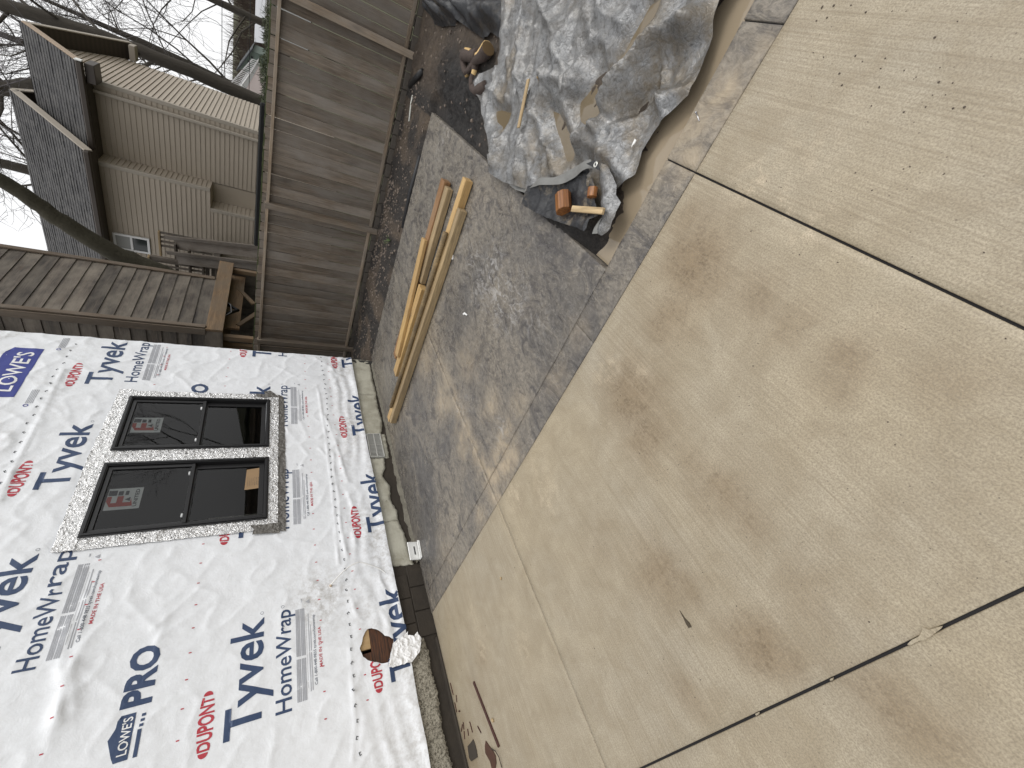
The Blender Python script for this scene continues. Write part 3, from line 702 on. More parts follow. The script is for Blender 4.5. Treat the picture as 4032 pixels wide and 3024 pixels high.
# rows of short red ticks
L = []
for zz, x_0 in ((1.0, .95), (1.93, .93), (.68, .98), (2.62, .9)):
    x = x_0
    while x < 5.6: L.append((x, x + .008, zz + .006 * math.sin(x * 3), zz + .018 + .006 * math.sin(x * 3))); x += .186
_tk = shape(rects(L), M_RED, None); _tk['kind'] = 'stuff'
# staples along the seams
_m = Mat('staple_steel', (.10, .105, .11), .45, .6); M_STAPLE = _m.done()
rr = random.Random(9)
STP = [(x, .78 + .018 * math.sin(x * 2.3) + rr.uniform(-.008, .008)) for x in np.arange(.45, 5.6, .105)] + [(x, 3.46 + .03 * math.sin(x * 1.7) + rr.uniform(-.01, .01)) for x in np.arange(2.6, 5.6, .12)]
for x, z in STP:
    d = float(wrap_disp(np.array(x), np.array(z))); a = rr.uniform(-.9, .9); bm = bmesh.new()
    Mx = Matrix.Translation((x, YW - d - .002, z)) @ Matrix.Rotation(a, 4, 'Y')
    add_box(bm, (-.012, -.0015, -.003), (.012, .001, .003), 0, Mx); add_box(bm, (-.012, -.0015, -.012), (-.008, .001, -.003), 0, Mx); add_box(bm, (.006, -.0015, -.014), (.010, .001, -.004), 0, Mx)
    bmo('staple', bm, M_STAPLE, wrap)

# torn tongue of wrap hanging out of the hole
FL = rough_outline([(1.343, 0.422), (1.367, 0.374), (1.382, 0.315), (1.406, 0.273), (1.376, 0.276), (1.355, 0.222), (1.383, 0.183), (1.343, 0.175), (1.316, 0.16), (1.208, 0.202), (1.188, 0.235), (1.153, 0.278), (1.153, 0.376), (1.151, 0.445), (1.165, 0.495), (1.258, 0.456)], .012, .0025, 8)
xs, zs, fa = cloth(FL, .008, 2)
hang = (.41 - zs)
bulge = .022 + .05 * np.clip(hang, 0, .3) + .012 * ridged(xs * 14 + zs * 9, zs * 12 - xs * 8, 51) + .006 * ridged(xs * 34, zs * 30, 52)
pyd('torn_flap', np.stack([xs, YW - bulge, zs], 1), fa, M_WHITE, house, False)

# ------------------------------------------------------------------ windows
_m = Mat('black_frame', (.012, .012, .013), .38); M_FRAME = _m.done()
_m = Mat('black_sash', (.022, .022, .023), .32); M_SASH = _m.done()
gm = bpy.data.materials.new('window_glass'); gm.use_nodes = True; gt = gm.node_tree; gt.nodes.clear()
go = gt.nodes.new('ShaderNodeOutputMaterial'); gx = gt.nodes.new('ShaderNodeMixShader'); tr = gt.nodes.new('ShaderNodeBsdfTransparent'); gl = gt.nodes.new('ShaderNodeBsdfGlossy')
fr = gt.nodes.new('ShaderNodeFresnel'); fr.inputs['IOR'].default_value = 1.5; gl.inputs['Roughness'].default_value = .015; tr.inputs['Color'].default_value = (.72, .74, .73, 1)
gt.links.new(fr.outputs[0], gx.inputs[0]); gt.links.new(tr.outputs[0], gx.inputs[1]); gt.links.new(gl.outputs[0], gx.inputs[2]); gt.links.new(gx.outputs[0], go.inputs[0])
_m = Mat('sticker_paper', (.62, .63, .63), .6); M_PAPER = _m.done()
_m = Mat('sticker_red', (.42, .05, .03), .6); M_SRED = _m.done()
_m = Mat('sticker_black', (.05, .05, .055), .6); M_SBLK = _m.done()
_m = Mat('cardboard', (.34, .225, .125), .85); _p = _m.pos(); _m.color(_m.mix(_m.noise(_p, 6, 4), (.30, .195, .105), (.37, .25, .14))); M_CARD = _m.done()
def frame_ring(name, x0, x1, z0, z1, wdt, y0, y1, mat, parent):
    bm = bmesh.new()
    add_box(bm, (x0, y0, z0), (x0 + wdt, y1, z1), .002); add_box(bm, (x1 - wdt, y0, z0), (x1, y1, z1), .002)
    add_box(bm, (x0 + wdt, y0, z0), (x1 - wdt, y1, z0 + wdt), .002); add_box(bm, (x0 + wdt, y0, z1 - wdt), (x1 - wdt, y1, z1), .002)
    return bmo(name, bm, mat, parent)
def flat_on_glass(polys, mat, parent, y, name):
    V = []; F = []
    for P in polys:
        b = len(V); V += [(x, y, z) for x, z in P]; F.append(tuple(range(b, b + len(P))))
    return pyd(name, V, F, mat, parent)
def flat_text(body, x0, x1, zb, cap, y, mat, parent, bold=0.0):
    me = text_mesh(body, bold); lo = min(v.co.x for v in me.vertices); hi = max(v.co.x for v in me.vertices)
    for v in me.vertices: v.co = Vector((x0 + (v.co.x - lo) / (hi - lo) * (x1 - x0), y, zb + v.co.y * cap / CAP))
    me.update(); return mesh_obj('lettering', me, mat, parent, (x0, y, zb))
for wi, (x0, x1, z0, z1) in enumerate(WIN):
    win = bpy.data.objects.new('window', None); COL.objects.link(win); win.location = (x0, YW, z0); put(win, house)
    win['label'] = ('black window with a note on cardboard in its lower sash', 'black window farther from the camera')[wi]
    frame_ring('frame', x0, x1, z0, z1, .040, YW - .032, YW + .05, M_FRAME, win)
    frame_ring('frame_lip', x0 + .012, x1 - .012, z0 + .012, z1 - .012, .020, YW - .042, YW - .031, M_FRAME, win)
    zm = 2.118
    frame_ring('upper_sash', x0 + .042, x1 - .042, zm - .018, z1 - .042, .034, YW - .012, YW + .018, M_SASH, win)
    frame_ring('lower_sash', x0 + .042, x1 - .042, z0 + .042, zm + .016, .048, YW + .020, YW + .048, M_SASH, win)
    boxo('meeting_rail', (x0 + .05, YW - .022, zm - .015), (x1 - .05, YW - .0125, zm + .016), M_FRAME, win, .002)
    pyd('glass', [(x0 + .07, YW + .003, zm), (x1 - .07, YW + .003, zm), (x1 - .07, YW + .003, z1 - .07), (x0 + .07, YW + .003, z1 - .07)], [(0, 1, 2, 3)], gm, win)
    pyd('glass', [(x0 + .08, YW + .034, z0 + .08), (x1 - .08, YW + .034, z0 + .08), (x1 - .08, YW + .034, zm - .02), (x0 + .08, YW + .034, zm - .02)], [(0, 1, 2, 3)], gm, win)
    for kx in (.18, .80):   # tilt latches on the meeting rail
        boxo('sash_latch', (x0 + kx * (x1 - x0) - .02, YW - .01, zm + .018), (x0 + kx * (x1 - x0) + .02, YW + .012, zm + .034), M_WHITE if wi == 1 else M_PAPER, win, .003)
    sx0, sx1, sz0, sz1 = ((3.077, 3.317, 2.478, 2.724), (4.044, 4.270, 2.470, 2.717))[wi]; ys = YW + .0065
    st = flat_on_glass([[(sx0, sz0), (sx1, sz0), (sx1, sz1), (sx0, sz1)]], M_PAPER, win, ys, 'sticker'); st['label'] = 'white maker sticker with red and black house mark'
    w_ = sx1 - sx0; hh = sz1 - sz0; Q = lambda a, b: (sx0 + a * w_, sz0 + b * hh)
    yq = ys - .0012
    flat_on_glass([[Q(.14, .30), Q(.32, .30), Q(.32, .86), Q(.14, .86)], [Q(.32, .52), Q(.62, .52), Q(.62, .70), Q(.32, .70)], [Q(.14, .86), Q(.62, .86), Q(.62, .99), Q(.40, .99)], [Q(.14, .30), Q(.14, .22), Q(.50, .30)]], M_SRED, st, yq, 'printed_mark')
    flat_on_glass([[Q(.66, .56), Q(.86, .56), Q(.86, .70), Q(.66, .70)], [Q(.36, .32), Q(.56, .32), Q(.46, .48)], [Q(.66, .40), Q(.86, .40), Q(.86, .50), Q(.66, .50)], [Q(.66, .74), Q(.90, .74), Q(.90, .98), Q(.66, .98)]], M_SBLK, st, yq, 'printed_mark')
    flat_text('UNITED', sx0 + .10 * w_, sx0 + .92 * w_, sz0 + .10 * hh, hh * .11, yq, M_SBLK, st, .02)
    if wi == 0:
        cb = flat_on_glass([[(3.215, 1.655), (3.489, 1.645), (3.510, 1.500), (3.230, 1.510)]], M_CARD, win, YW + .030, 'cardboard_note'); cb['label'] = 'torn cardboard with a handwritten note'
        rr = random.Random(3); SC = []
        for ln in range(7):
            zc = 1.628 - ln * .016; xx = 3.255 + rr.uniform(0, .02)
            while xx < 3.37: q = rr.uniform(.006, .014); SC.append([(xx, zc), (xx + q, zc + rr.uniform(-.004, .004)), (xx + q, zc + .0022), (xx, zc + .0022)]); xx += q + .004
        flat_on_glass(SC, M_SBLK, cb, YW + .0288, 'handwriting')

# reflective flashing tape around the windows
_m = Mat('foil_tape', (.95, .95, .95), .2, 1.0); _p = _m.mp(_m.pos(), (1, .02, 1))
vr = _m.noise(_p, 30, 6, .7, 1.5); _m.bump(vr, .9, .02); _m.bump(_m.voro(_p, 55), .5, .008)
dots = _m.ramp(_m.voro(_m.mp(_p, (1, 1, 1), (0, .6, 0)), 17, rand=.35), [(.13, 1), (.17, 0)])
_m.color(_m.mix(dots, _m.mix(_m.ramp(vr, [(.36, .6), (.46, 0)]), (.92, .92, .92), (.35, .35, .35)), (.03, .03, .032)))
_m.rough(_m.ramp(vr, [(.3, .42), (.6, .16)])); M_FOIL = _m.done()
_m = Mat('dull_foil', (.20, .19, .175), .4, .75); _p = _m.mp(_m.pos(), (1, .02, 1)); _m.bump(_m.noise(_p, 22, 5, .7, 1.2), .8, .02); M_DFOIL = _m.done()
def tape(poly, y, mat, seed, amp=.004, name='flashing_tape'):
    P = rough_outline(poly, .025, .004, seed); xs, zs, fa = cloth(P, .014, seed)
    d = amp * 2.2 * facet(xs, zs, 26, seed) + amp * 1.2 * facet(xs, zs, 11, seed + 2)
    return pyd(name, np.stack([xs, y - d, zs], 1), fa, mat, house, False)
tape([(2.68, 1.38), (2.81, 1.38), (2.81, 2.94), (2.69, 2.94)], YW - .010, M_FOIL, 61)
tape([(3.604, 1.36), (3.79, 1.36), (3.79, 2.87), (3.604, 2.87)], YW - .012, M_FOIL, 62)
tape([(4.575, 1.40), (4.69, 1.40), (4.68, 2.88), (4.575, 2.88)], YW - .010, M_FOIL, 63)
tape([(2.69, 2.81), (4.70, 2.80), (4.70, 2.915), (3.70, 2.955), (2.69, 2.95)], YW - .015, M_FOIL, 64)
tape([(2.72, 1.345), (4.69, 1.345), (4.69, 1.45), (2.72, 1.45)], YW - .014, M_FOIL, 65)
tape([(2.64, 1.275), (3.4, 1.272), (4.66, 1.285), (4.70, 1.36), (2.66, 1.37)], YW - .009, M_DFOIL, 66)
tape([(2.625, 1.33), (2.74, 1.33), (2.74, 1.60), (2.70, 1.55), (2.64, 1.56)], YW - .017, M_DFOIL, 67)
tape([(4.64, 1.33), (4.76, 1.44), (4.74, 1.52), (4.69, 1.50), (4.69, 1.60), (4.63, 1.60)], YW - .017, M_DFOIL, 68)

# ------------------------------------------------------------------ foundation
_m = Mat('parge_cream', (.42, .40, .32), .9); _p = _m.mp(_m.pos(), (1, .3, 1)); _a = _m.noise(_p, 4, 6, .7); _b = _m.noise(_p, 60, 5, .7)
_c = _m.mix(_m.ramp(_a, [(.38, .7), (.58, 0)]), (.47, .455, .375), (.27, .25, .19)); _c = _m.mix(_m.ramp(_m.noise(_p, 9, 7, .8), [(.62, 0), (.68, .9)]), _c, (.05, .045, .035)); _m.color(_c); _m.bump(_b, .5, .006); M_PARGE = _m.done()
_m = Mat('parge_rough', (.30, .275, .22), .95); _p = _m.mp(_m.pos(), (1, .3, 1)); _b = _m.noise(_p, 70, 5, .75, .5); _d = _m.ramp(_m.voro(_p, 28), [(.10, .85), (.2, 0)])
_c = _m.mix(_m.ramp(_b, [(.4, 1), (.56, 0)]), (.40, .37, .30), (.10, .088, .065)); _c = _m.mix(_d, _c, (.05, .043, .032)); _m.color(_c); _m.bump(_b, 1.0, .012); M_PROUGH = _m.done()
_m = Mat('old_foundation', (.06, .05, .035), .8); _p = _m.mp(_m.pos(), (1, .3, 1)); _m.color(_m.mix(_m.noise(_p, 5, 6, .7), (.014, .011, .008), (.055, .043, .03))); _m.bump(_m.noise(_p, 30, 5, .7), .6, .01); M_FOUND = _m.done()
found = boxo('foundation', (-3, YW + .035, -.25), (XR + .01, YW + .30, .33), M_FOUND, house, .004)
def parge(name, poly, y0, y1, mat, seed, step=.02, amp=.006):
    P = rough_outline(poly, step, amp, seed); n = len(P)
    xs, zs, fa = cloth(P, .03, seed); b = .003 * fbm(xs * 12, zs * 12, seed, 3)
    V = [(x, y0 - q, z) for x, z, q in zip(xs, zs, b)]; F = [tuple(f) for f in fa]; k = len(V)
    V += [(x, y1, z) for x, z in P]
    for i in range(n):
        j = (i + 1) % n; F.append((i, j, k + j, k + i))
    return pyd(name, V, F, mat, found, True)
parge('parge_coat', [(2.07, .055), (2.10, .34), (2.62, .34), (2.62, .12), (2.45, .085), (2.25, .075)], YW + .018, YW + .036, M_PARGE, 71)
parge('parge_coat', [(2.625, .12), (2.625, .34), (3.565, .34), (3.565, .13), (3.40, .14), (3.28, .20), (3.1, .13), (2.9, .16), (2.75, .11)], YW + .020, YW + .036, M_PARGE, 72)
parge('parge_coat', [(3.99, .10), (3.99, .34), (4.80, .34), (4.80, .05), (4.5, .06), (4.2, .05)], YW + .019, YW + .036, M_PARGE, 73)
parge('parge_coat', [(4.805, .04), (4.805, .34), (5.65, .34), (5.65, .03), (5.2, .05)], YW + .020, YW + .036, M_PARGE, 74)
parge('parge_coat', [(3.57, .06), (3.57, .118), (3.985, .118), (3.985, .05)], YW + .021, YW + .036, M_PARGE, 75)
parge('parge_coat', [(.20, .10), (.20, .34), (1.30, .34), (1.33, .12), (1.20, .10), (1.05, .12), (.85, .10), (.6, .13)], YW + .012, YW + .036, M_PROUGH, 76, .012, .009)
parge('parge_coat', [(-1.4, .02), (-1.4, .34), (.198, .34), (.198, .09), (-.1, .04)], YW + .012, YW + .036, M_PROUGH, 77, .012, .009)
boxo('footing_lip', (-1.6, YW - .02, -.12), (1.30, YW + .034, .018), M_FOUND, house, .006)
for r_, (z0, z1) in enumerate(((-.02, .145), (.155, .33))):   # bare blocks where the parge has fallen away
    for c_ in range(3): boxo('foundation_block', (1.345 + c_ * .245 - .1 * r_, YW + .022, z0), (1.345 + c_ * .245 - .1 * r_ + .236, YW + .0345, z1), M_FOUND, found, .004)
# scraped mortar left along the base
_m = Mat('mortar_residue', (.15, .135, .11), .95); _p = _m.pos(); _m.color(_m.mix(_m.noise(_p, 20, 6, .7), (.05, .045, .036), (.27, .25, .2))); _m.bump(_m.noise(_p, 45, 5, .7), .9, .012); M_RESID = _m.done()
xs = np.linspace(2.08, 5.55, 220); V = []; F = []
for i, x in enumerate(xs):
    h = .018 + .022 * abs(float(vn(np.array(x * 6.1), np.array(.3), 81))) + (.03 if 2.5 < x < 3.5 else 0) * abs(float(vn(np.array(x * 9), np.array(1.3), 82)))
    o_ = .012 + .03 * abs(float(vn(np.array(x * 8), np.array(4.3), 83)))
    V += [(x, YW + .034, h), (x, YW + .02 - o_ * .3, h * .75), (x, YW - o_, .001)]
    if i: b = 3 * i; F += [(b - 3, b - 2, b + 1, b), (b - 2, b - 1, b + 2, b + 1)]
pyd('mortar_residue', V, F, M_RESID, house, True)
# crawl-space vent
_m = Mat('vent_metal', (.50, .50, .47), .55, .2); M_VENT = _m.done()
vent = bpy.data.objects.new('vent', None); COL.objects.link(vent); vent.location = (3.776, YW, .125); put(vent, house); vent['label'] = 'pale louvred crawl space vent'
frame_ring('vent_frame', 3.572, 3.984, .120, .306, .012, YW - .004, YW + .034, M_VENT, vent)
boxo('vent_mullion', (3.773, YW - .001, .133), (3.783, YW + .02, .294), M_VENT, vent, 0)
boxo('vent_back', (3.585, YW + .030, .133), (3.971, YW + .0345, .294), M_SBLK, vent, 0)
for cz, (a, b) in ((0, (.136, .208)), (1, (.219, .291))):
    for i in range(17):
        xx = 3.596 + i * .0222
        if abs(xx - 3.778) < .012: continue
        boxo('slat', (xx, YW + .0, a), (xx + .008, YW + .022, b), M_VENT, vent, .001)
boxo('vent_rail', (3.585, YW - .0005, .208), (3.971, YW + .021, .219), M_VENT, vent, 0)

# loose white cable coming out of the wall
cp = [(1.99, 0.901), (2.032, 0.847), (2.102, 0.747), (2.132, 0.66), (2.129, 0.611), (2.09, 0.517), (2.045, 0.422), (1.993, 0.366)]
_m = Mat('white_plastic', (.80, .80, .78), .4); M_PLASTIC = _m.done()
cpts = []
for i in range(len(cp) - 1):
    for k in range(4):
        t_ = k / 4; i0, i1, i2, i3 = max(i - 1, 0), i, i + 1, min(i + 2, len(cp) - 1)
        def cr(a, b, c, d): return .5 * (2 * b + (c - a) * t_ + (2 * a - 5 * b + 4 * c - d) * t_ * t_ + (3 * b - a - 3 * c + d) * t_ ** 3)
        s = (i + t_) / (len(cp) - 1)
        cpts.append((cr(*[cp[j][0] for j in (i0, i1, i2, i3)]), YW - .03 - .07 * math.sin(min(1, s * 1.1) * math.pi), cr(*[cp[j][1] for j in (i0, i1, i2, i3)])))
cable = thing('cable', (2.0, YW - .02, .37), 'thin white cable curling out of the wrapped wall above the tear', 'cable')
tubeo('cable_jacket', cpts, .006, M_PLASTIC, cable); tubeo('cable_end', [(1.99, YW + .01, .90), (1.995, YW - .02, .897), cpts[0]], .011, Mat('foam_tan', (.55, .42, .28), .9).done(), cable)

# white plastic box leaning at the foot of the wall
wb = thing('plastic_box', (2.15, 4.18, 0), 'small white plastic box with a dark slot standing on the slab at the wall', 'plastic box')
Mx = Matrix.Translation((2.17, 4.185, .0)) @ Matrix.Rotation(rad(-6), 4, 'Z') @ Matrix.Rotation(rad(14), 4, 'X')
boxo('lid', (-.10, -.006, .0), (.10, .006, .125), M_PLASTIC, wb, .004, Mx)
boxo('slot', (-.045, -.0085, .045), (.045, -.0055, .062), M_SBLK, wb, .001, Mx)
Mx2 = Matrix.Translation((2.15, 4.13, .002)) @ Matrix.Rotation(rad(-10), 4, 'Z')
boxo('tray', (-.095, -.03, 0), (.095, .035, .012), M_PLASTIC, wb, .004, Mx2)
boxo('tray_rim', (-.095, -.03, .0125), (.095, -.022, .028), M_PLASTIC, wb, .002, Mx2)

# ------------------------------------------------------------------ silver tarpaulin over the soil
m = Mat('silver_tarp', (.3, .3, .3), .34); p = m.pos()
mud = m.attr('mud')
wv_ = m.n('ShaderNodeVectorMath', operation='ADD'); nz = m.n('ShaderNodeTexNoise'); nz.inputs['Scale'].default_value = 7; nz.inputs['Detail'].default_value = 4
m.l(p, nz.inputs['Vector']); sc_ = m.n('ShaderNodeVectorMath', operation='SCALE'); sc_.inputs['Scale'].default_value = .11
m.l(nz.outputs['Color'], sc_.inputs[0]); m.l(p, wv_.inputs[0]); m.l(sc_.outputs[0], wv_.inputs[1]); wp = wv_.outputs[0]
e2 = m.voro(m.mp(wp, (1.6, 1, 1)), 26, 'DISTANCE_TO_EDGE'); cel2 = m.voro(m.mp(wp, (1.6, 1, 1)), 26, 'F1', 'Color')
cr_ = m.noise(p, 20, 7, .74, 2.4)
bw2 = m.n('ShaderNodeRGBToBW'); m.l(cel2, bw2.inputs[0])
c = m.mix(m.noise(p, 3, 4, .6), (.175, .178, .182), (.29, .293, .295)); c = m.mix(m.math('MULTIPLY', bw2.outputs[0], .3), c, (.36, .36, .36))
c = m.mix(m.ramp(e2, [(.0, .35), (.07, 0)]), c, (.06, .058, .056))  # crease shade painted as dark lines, as flat light barely shows the folds
c = m.mix(m.ramp(cr_, [(.40, .55), (.49, 0)]), c, (.06, .058, .055)); c = m.mix(m.ramp(cr_, [(.57, 0), (.68, .4)]), c, (.48, .48, .48))  # shaded crumples and bright highlights put into the colour
c = m.mix(m.math('MULTIPLY', mud, m.ramp(m.noise(p, 5, 6, .7), [(.40, .0), (.60, .9)])), c, (.155, .125, .085))
m.color(c); m.rough(m.ramp(cr_, [(.35, .40), (.65, .24)])); m.b.inputs['Metallic'].default_value = .42
m.bump(m.ramp(e2, [(0, 0), (.15, 1)]), .22, .004); m.bump(cr_, .45, .010); M_TARP = m.done()
m = Mat('black_tarp', (.022, .023, .026), .36); p = m.pos(); n_ = m.noise(p, 30, 6, .72, 1.5)
c = m.mix(m.ramp(n_, [(.5, 0), (.7, .6)]), (.016, .017, .020), (.075, .078, .084))
c = m.mix(m.math('MULTIPLY', m.attr('mud'), m.ramp(m.noise(p, 14, 6, .75), [(.5, 0), (.62, .85)])), c, (.20, .165, .12)); m.color(c); m.bump(n_, .5, .012); M_BLACK = m.done()
m = Mat('tarp_hem', (.36, .365, .35), .45); p = m.pos(); m.color(m.mix(m.noise(p, 12, 5, .7), (.13, .128, .12), (.23, .23, .22))); m.bump(m.noise(p, 30, 4), .3, .006); M_HEM = m.done()

OUT = [(4.292, -0.572), (4.256, -0.482), (4.115, -0.303), (3.987, -0.219), (3.941, -0.119), (4.249, -0.03), (4.442, 0.068), (4.283, 0.134), (4.082, 0.179), (3.998, 0.243), (3.885, 0.289), (3.683, 0.392), (3.509, 0.486), (3.472, 0.567), (3.335, 0.57), (3.145, 0.553), (2.817, 0.489), (2.402, 0.33), (1.993, 0.334), (1.935, 0.282), (1.907, 0.23), (1.96, 0.201), (1.942, 0.167), (1.866, 0.084), (1.919, -0.02), (1.901, -0.126), (1.819, -0.258)] + [(1.885, -0.176), (1.794, -0.288), (1.798, -0.347), (1.807, -0.409), (1.858, -0.532), (1.897, -0.645)] + [(1.80, -1.25), (1.85, -1.9), (2.4, -2.3), (3.4, -2.4), (4.1, -2.0), (4.35, -1.4)]
FOLDS = [([(1.955, -0.545), (2.01, -0.494), (2.173, -0.337), (2.267, -0.121), (2.24, -0.038), (2.391, 0.074)], .050, .13, 1.3), ([(1.91, -0.497), (1.968, -0.449), (2.043, -0.322), (2.115, -0.193), (2.186, -0.037)], .045, -.06, 1.5), ([(1.839, -0.311), (1.989, -0.233), (2.097, -0.137), (2.197, -0.034)], .03, .035, 1.2),
 ([(1.862, -0.633), (1.775, -0.345), (1.942, -0.216)], .03, .05, 1.2), ([(1.947, -0.543), (1.983, -0.408), (2.04, -0.32)], .03, .045, 1.1), ([(3.74, -0.15), (3.57, -0.072), (3.587, 0.105)], .03, .035, 1.1), ([(3.343, -0.185), (3.256, -0.087), (3.123, 0.025), (2.869, 0.083)], .035, .03, 1.0),
 ([(4.049, 0.057), (3.579, 0.113), (3.446, 0.113)], .03, .03, 1.0), ([(3.455, -0.529), (3.066, -0.382), (2.811, -0.227), (2.668, -0.18)], .05, .055, 1.2), ([(2.668, -0.609), (2.434, -0.454), (2.382, -0.322), (2.374, -0.287)], .045, .05, 1.2), ([(2.834, 0.138), (2.656, 0.164), (2.479, 0.2)], .025, .04, 1.0),
 ([(2.385, 0.079), (2.218, 0.056), (2.012, 0.092), (1.832, 0.082)], .04, .05, 1.2), ([(3.772, -0.5), (3.627, -0.333), (3.534, -0.264)], .03, .03, 1.0), ([(3.901, -0.334), (3.744, -0.379), (3.686, -0.174)], .03, .025, 1.0), ([(2.796, -0.016), (2.628, 0.03), (2.428, 0.083)], .03, .035, 1.0),
 ([(2.673, -0.233), (2.615, -0.142), (2.737, -0.099), (2.956, -0.178)], .035, .03, 1.0), ([(3.524, -0.112), (3.344, -0.074), (3.393, 0.017)], .03, .03, 1.0), ([(3.048, -0.157), (2.814, -0.143), (2.664, -0.126)], .03, .022, 1.0), ([(3.64, 0.245), (3.469, 0.3), (3.413, 0.41), (3.342, 0.506)], .03, .02, 1.0), ([(2.957, 0.201), (2.908, 0.084), (3.021, 0.053)], .03, .022, 1.0), ([(2.462, 0.165), (2.45, 0.23), (2.428, 0.269)], .03, .03, 1.0), ([(2.282, -0.621), (2.277, -0.561), (2.308, -0.421)], .03, .04, 1.2), ([(1.954, -0.195), (1.876, -0.177), (1.873, -0.087)], .03, .03, 1.1)]
PUD = [[(3.794, 0.183), (3.636, 0.137), (3.442, 0.117), (3.451, 0.186), (3.462, 0.28), (3.577, 0.25), (3.7, 0.23)], [(2.896, -0.004), (2.79, -0.01), (2.662, 0.03), (2.543, 0.083), (2.428, 0.083), (2.438, 0.173), (2.484, 0.194), (2.696, 0.105)], [(2.608, -0.102), (2.506, -0.244), (2.429, -0.304), (2.363, -0.289), (2.339, -0.183), (2.369, -0.101), (2.314, -0.073), (2.382, -0.025), (2.509, -0.032)], [(2.345, -0.588), (2.282, -0.621), (2.273, -0.546), (2.323, -0.436), (2.348, -0.326), (2.4, -0.355), (2.386, -0.442)]]
def tarp_h(x, y):
    wx_ = x + .05 * vn(x * 4, y * 4, 91); wy_ = y + .05 * vn(x * 4, y * 4, 92)
    ed = poly_dist(x, y, OUT)
    h = -.02 + .07 * smooth(2.0, 3.2, x) + .05 * np.exp(-((x - 3.0) ** 2 + (y + .9) ** 2) / .8)
    k = smooth(0, .10, ed)
    # long creases drawn out along the pull of the sheet, with sharp crests
    lx, ly = wx_ + .22 * wy_, wy_ - .1 * wx_
    cr1 = .05 * facet(lx * 2.2, ly, 1.7, 93) + .035 * facet(lx * 2.0, ly, 4.2, 94) + .012 * facet(lx * 1.4, ly, 10, 95) + .004 * facet(lx, ly, 22, 96)
    cr1 = cr1 + .055 * ridged(lx * 2.3, ly * .7, 97) ** 3 + .030 * ridged(lx * 4.6 + 2, ly * 1.7, 98) ** 3 + .010 * ridged(lx * 9 - ly * 4, ly * 7, 99) ** 3
    h = h + (cr1 - .06) * (.3 + .7 * k)
    for pts, w_, a, s in FOLDS: h = h + a * crease(wx_, wy_, pts, w_, s) * (.4 + .6 * k)
    for P in PUD:
        ins = in_poly(x, y, P); d = poly_dist(x, y, P); sd = np.where(ins, d, -d)
        h = h - smooth(-.09, .02, sd) * (h - .004) * 1.0
    return np.maximum(h, soil_h(x, y) * .0 - .06)
def tarp_mud(x, y):
    m = .25 + .6 * smooth(.0, .5, vn(x * 2.3, y * 2.3, 97)) + .6 * smooth(2.5, 2.0, x)
    for P in PUD:
        ins = in_poly(x, y, P); d = poly_dist(x, y, P); m = np.maximum(m, smooth(-.08, 0, np.where(ins, d, -d)))
    return np.clip(m, 0, 1)
tarp = thing('tarpaulin', (3.0, -.5, 0), 'crumpled silver tarpaulin with muddy puddles spread over the soil', 'tarpaulin')
xs, ys, fa = cloth(dense(OUT, .02), .015, 3)
def on_tarp(x, y): return float(tarp_h(np.array([x]), np.array([y]))[0]) + .012
sheet = pyd('tarp_sheet', np.stack([xs, ys, tarp_h(xs, ys) + .012], 1), fa, M_TARP, tarp, True, attrs={'mud': tarp_mud(xs, ys)})
_m = Mat('tarp_pool', (.16, .125, .078), .05); M_POOL = _m.done()
for P in PUD:
    c_ = np.mean(np.array(P), 0); P2 = [tuple(c_ + (np.array(q) - c_) * 1.12) for q in dense(P, .03)]
    w_ = pyd('rain_puddle', [(x, y, .0215) for x, y in P2], [tuple(range(len(P2)))], M_POOL, sheet)
# the folded-over corner: black underside, pale hem, eyelets
FLAP = [(2.731, 0.574), (2.724, 0.506), (2.728, 0.453), (2.625, 0.404), (2.494, 0.352), (2.384, 0.302), (2.273, 0.229), (2.178, 0.163), (2.116, 0.199), (2.024, 0.258), (1.962, 0.299), (1.917, 0.337), (1.95, 0.375), (1.932, 0.438), (2.05, 0.458), (2.196, 0.493), (2.372, 0.528), (2.533, 0.554), (2.683, 0.571)]
def flap_h(x, y):
    return .03 + .035 * facet(x, y, 7, 101) + .014 * facet(x, y, 17, 102) + .03 * np.exp(-(poly_dist(x, y, FLAP) / .05) ** 2) * (.5 + .8 * vn(x * 3, y * 3, 5))
xs, ys, fa = cloth(rough_outline(FLAP, .02, .002, 5), .013, 7)
flap = pyd('tarp_flap', np.stack([xs, ys, flap_h(xs, ys)], 1), fa, M_BLACK, tarp, True, attrs={'mud': np.clip(.4 + vn(xs * 5, ys * 5, 4) * 1.2, 0, 1)}); flap['label'] = 'folded-over corner showing the black underside'
def ribbon(name, pa, pb, mat, parent, lift, step=.02):
    V = []; F = []; n = 24
    A = np.array(pa); B = np.array(pb)
    ta = np.linspace(0, 1, n)
    ia = np.stack([np.interp(ta, np.linspace(0, 1, len(A)), A[:, k]) for k in (0, 1)], 1); ib = np.stack([np.interp(ta, np.linspace(0, 1, len(B)), B[:, k]) for k in (0, 1)], 1)
    for i in range(n):
        for j in range(5):
            q = ia[i] + (ib[i] - ia[i]) * j / 4; V.append((q[0], q[1], lift + .002 * math.sin(j / 4 * math.pi) + .022 * float(vn(np.array(q[0] * 9), np.array(q[1] * 9), 8))))
    for i in range(n - 1):
        for j in range(4): F.append((i * 5 + j, i * 5 + j + 1, i * 5 + j + 6, i * 5 + j + 5))
    return pyd(name, V, F, mat, parent, True)
ribbon('hem', [(2.692, 0.456), (2.596, 0.356), (2.448, 0.305), (2.317, 0.226), (2.21, 0.151), (2.153, 0.119)], [(2.659, 0.442), (2.542, 0.389), (2.354, 0.321), (2.246, 0.245), (2.128, 0.161), (2.081, 0.147)], M_HEM, tarp, .092)
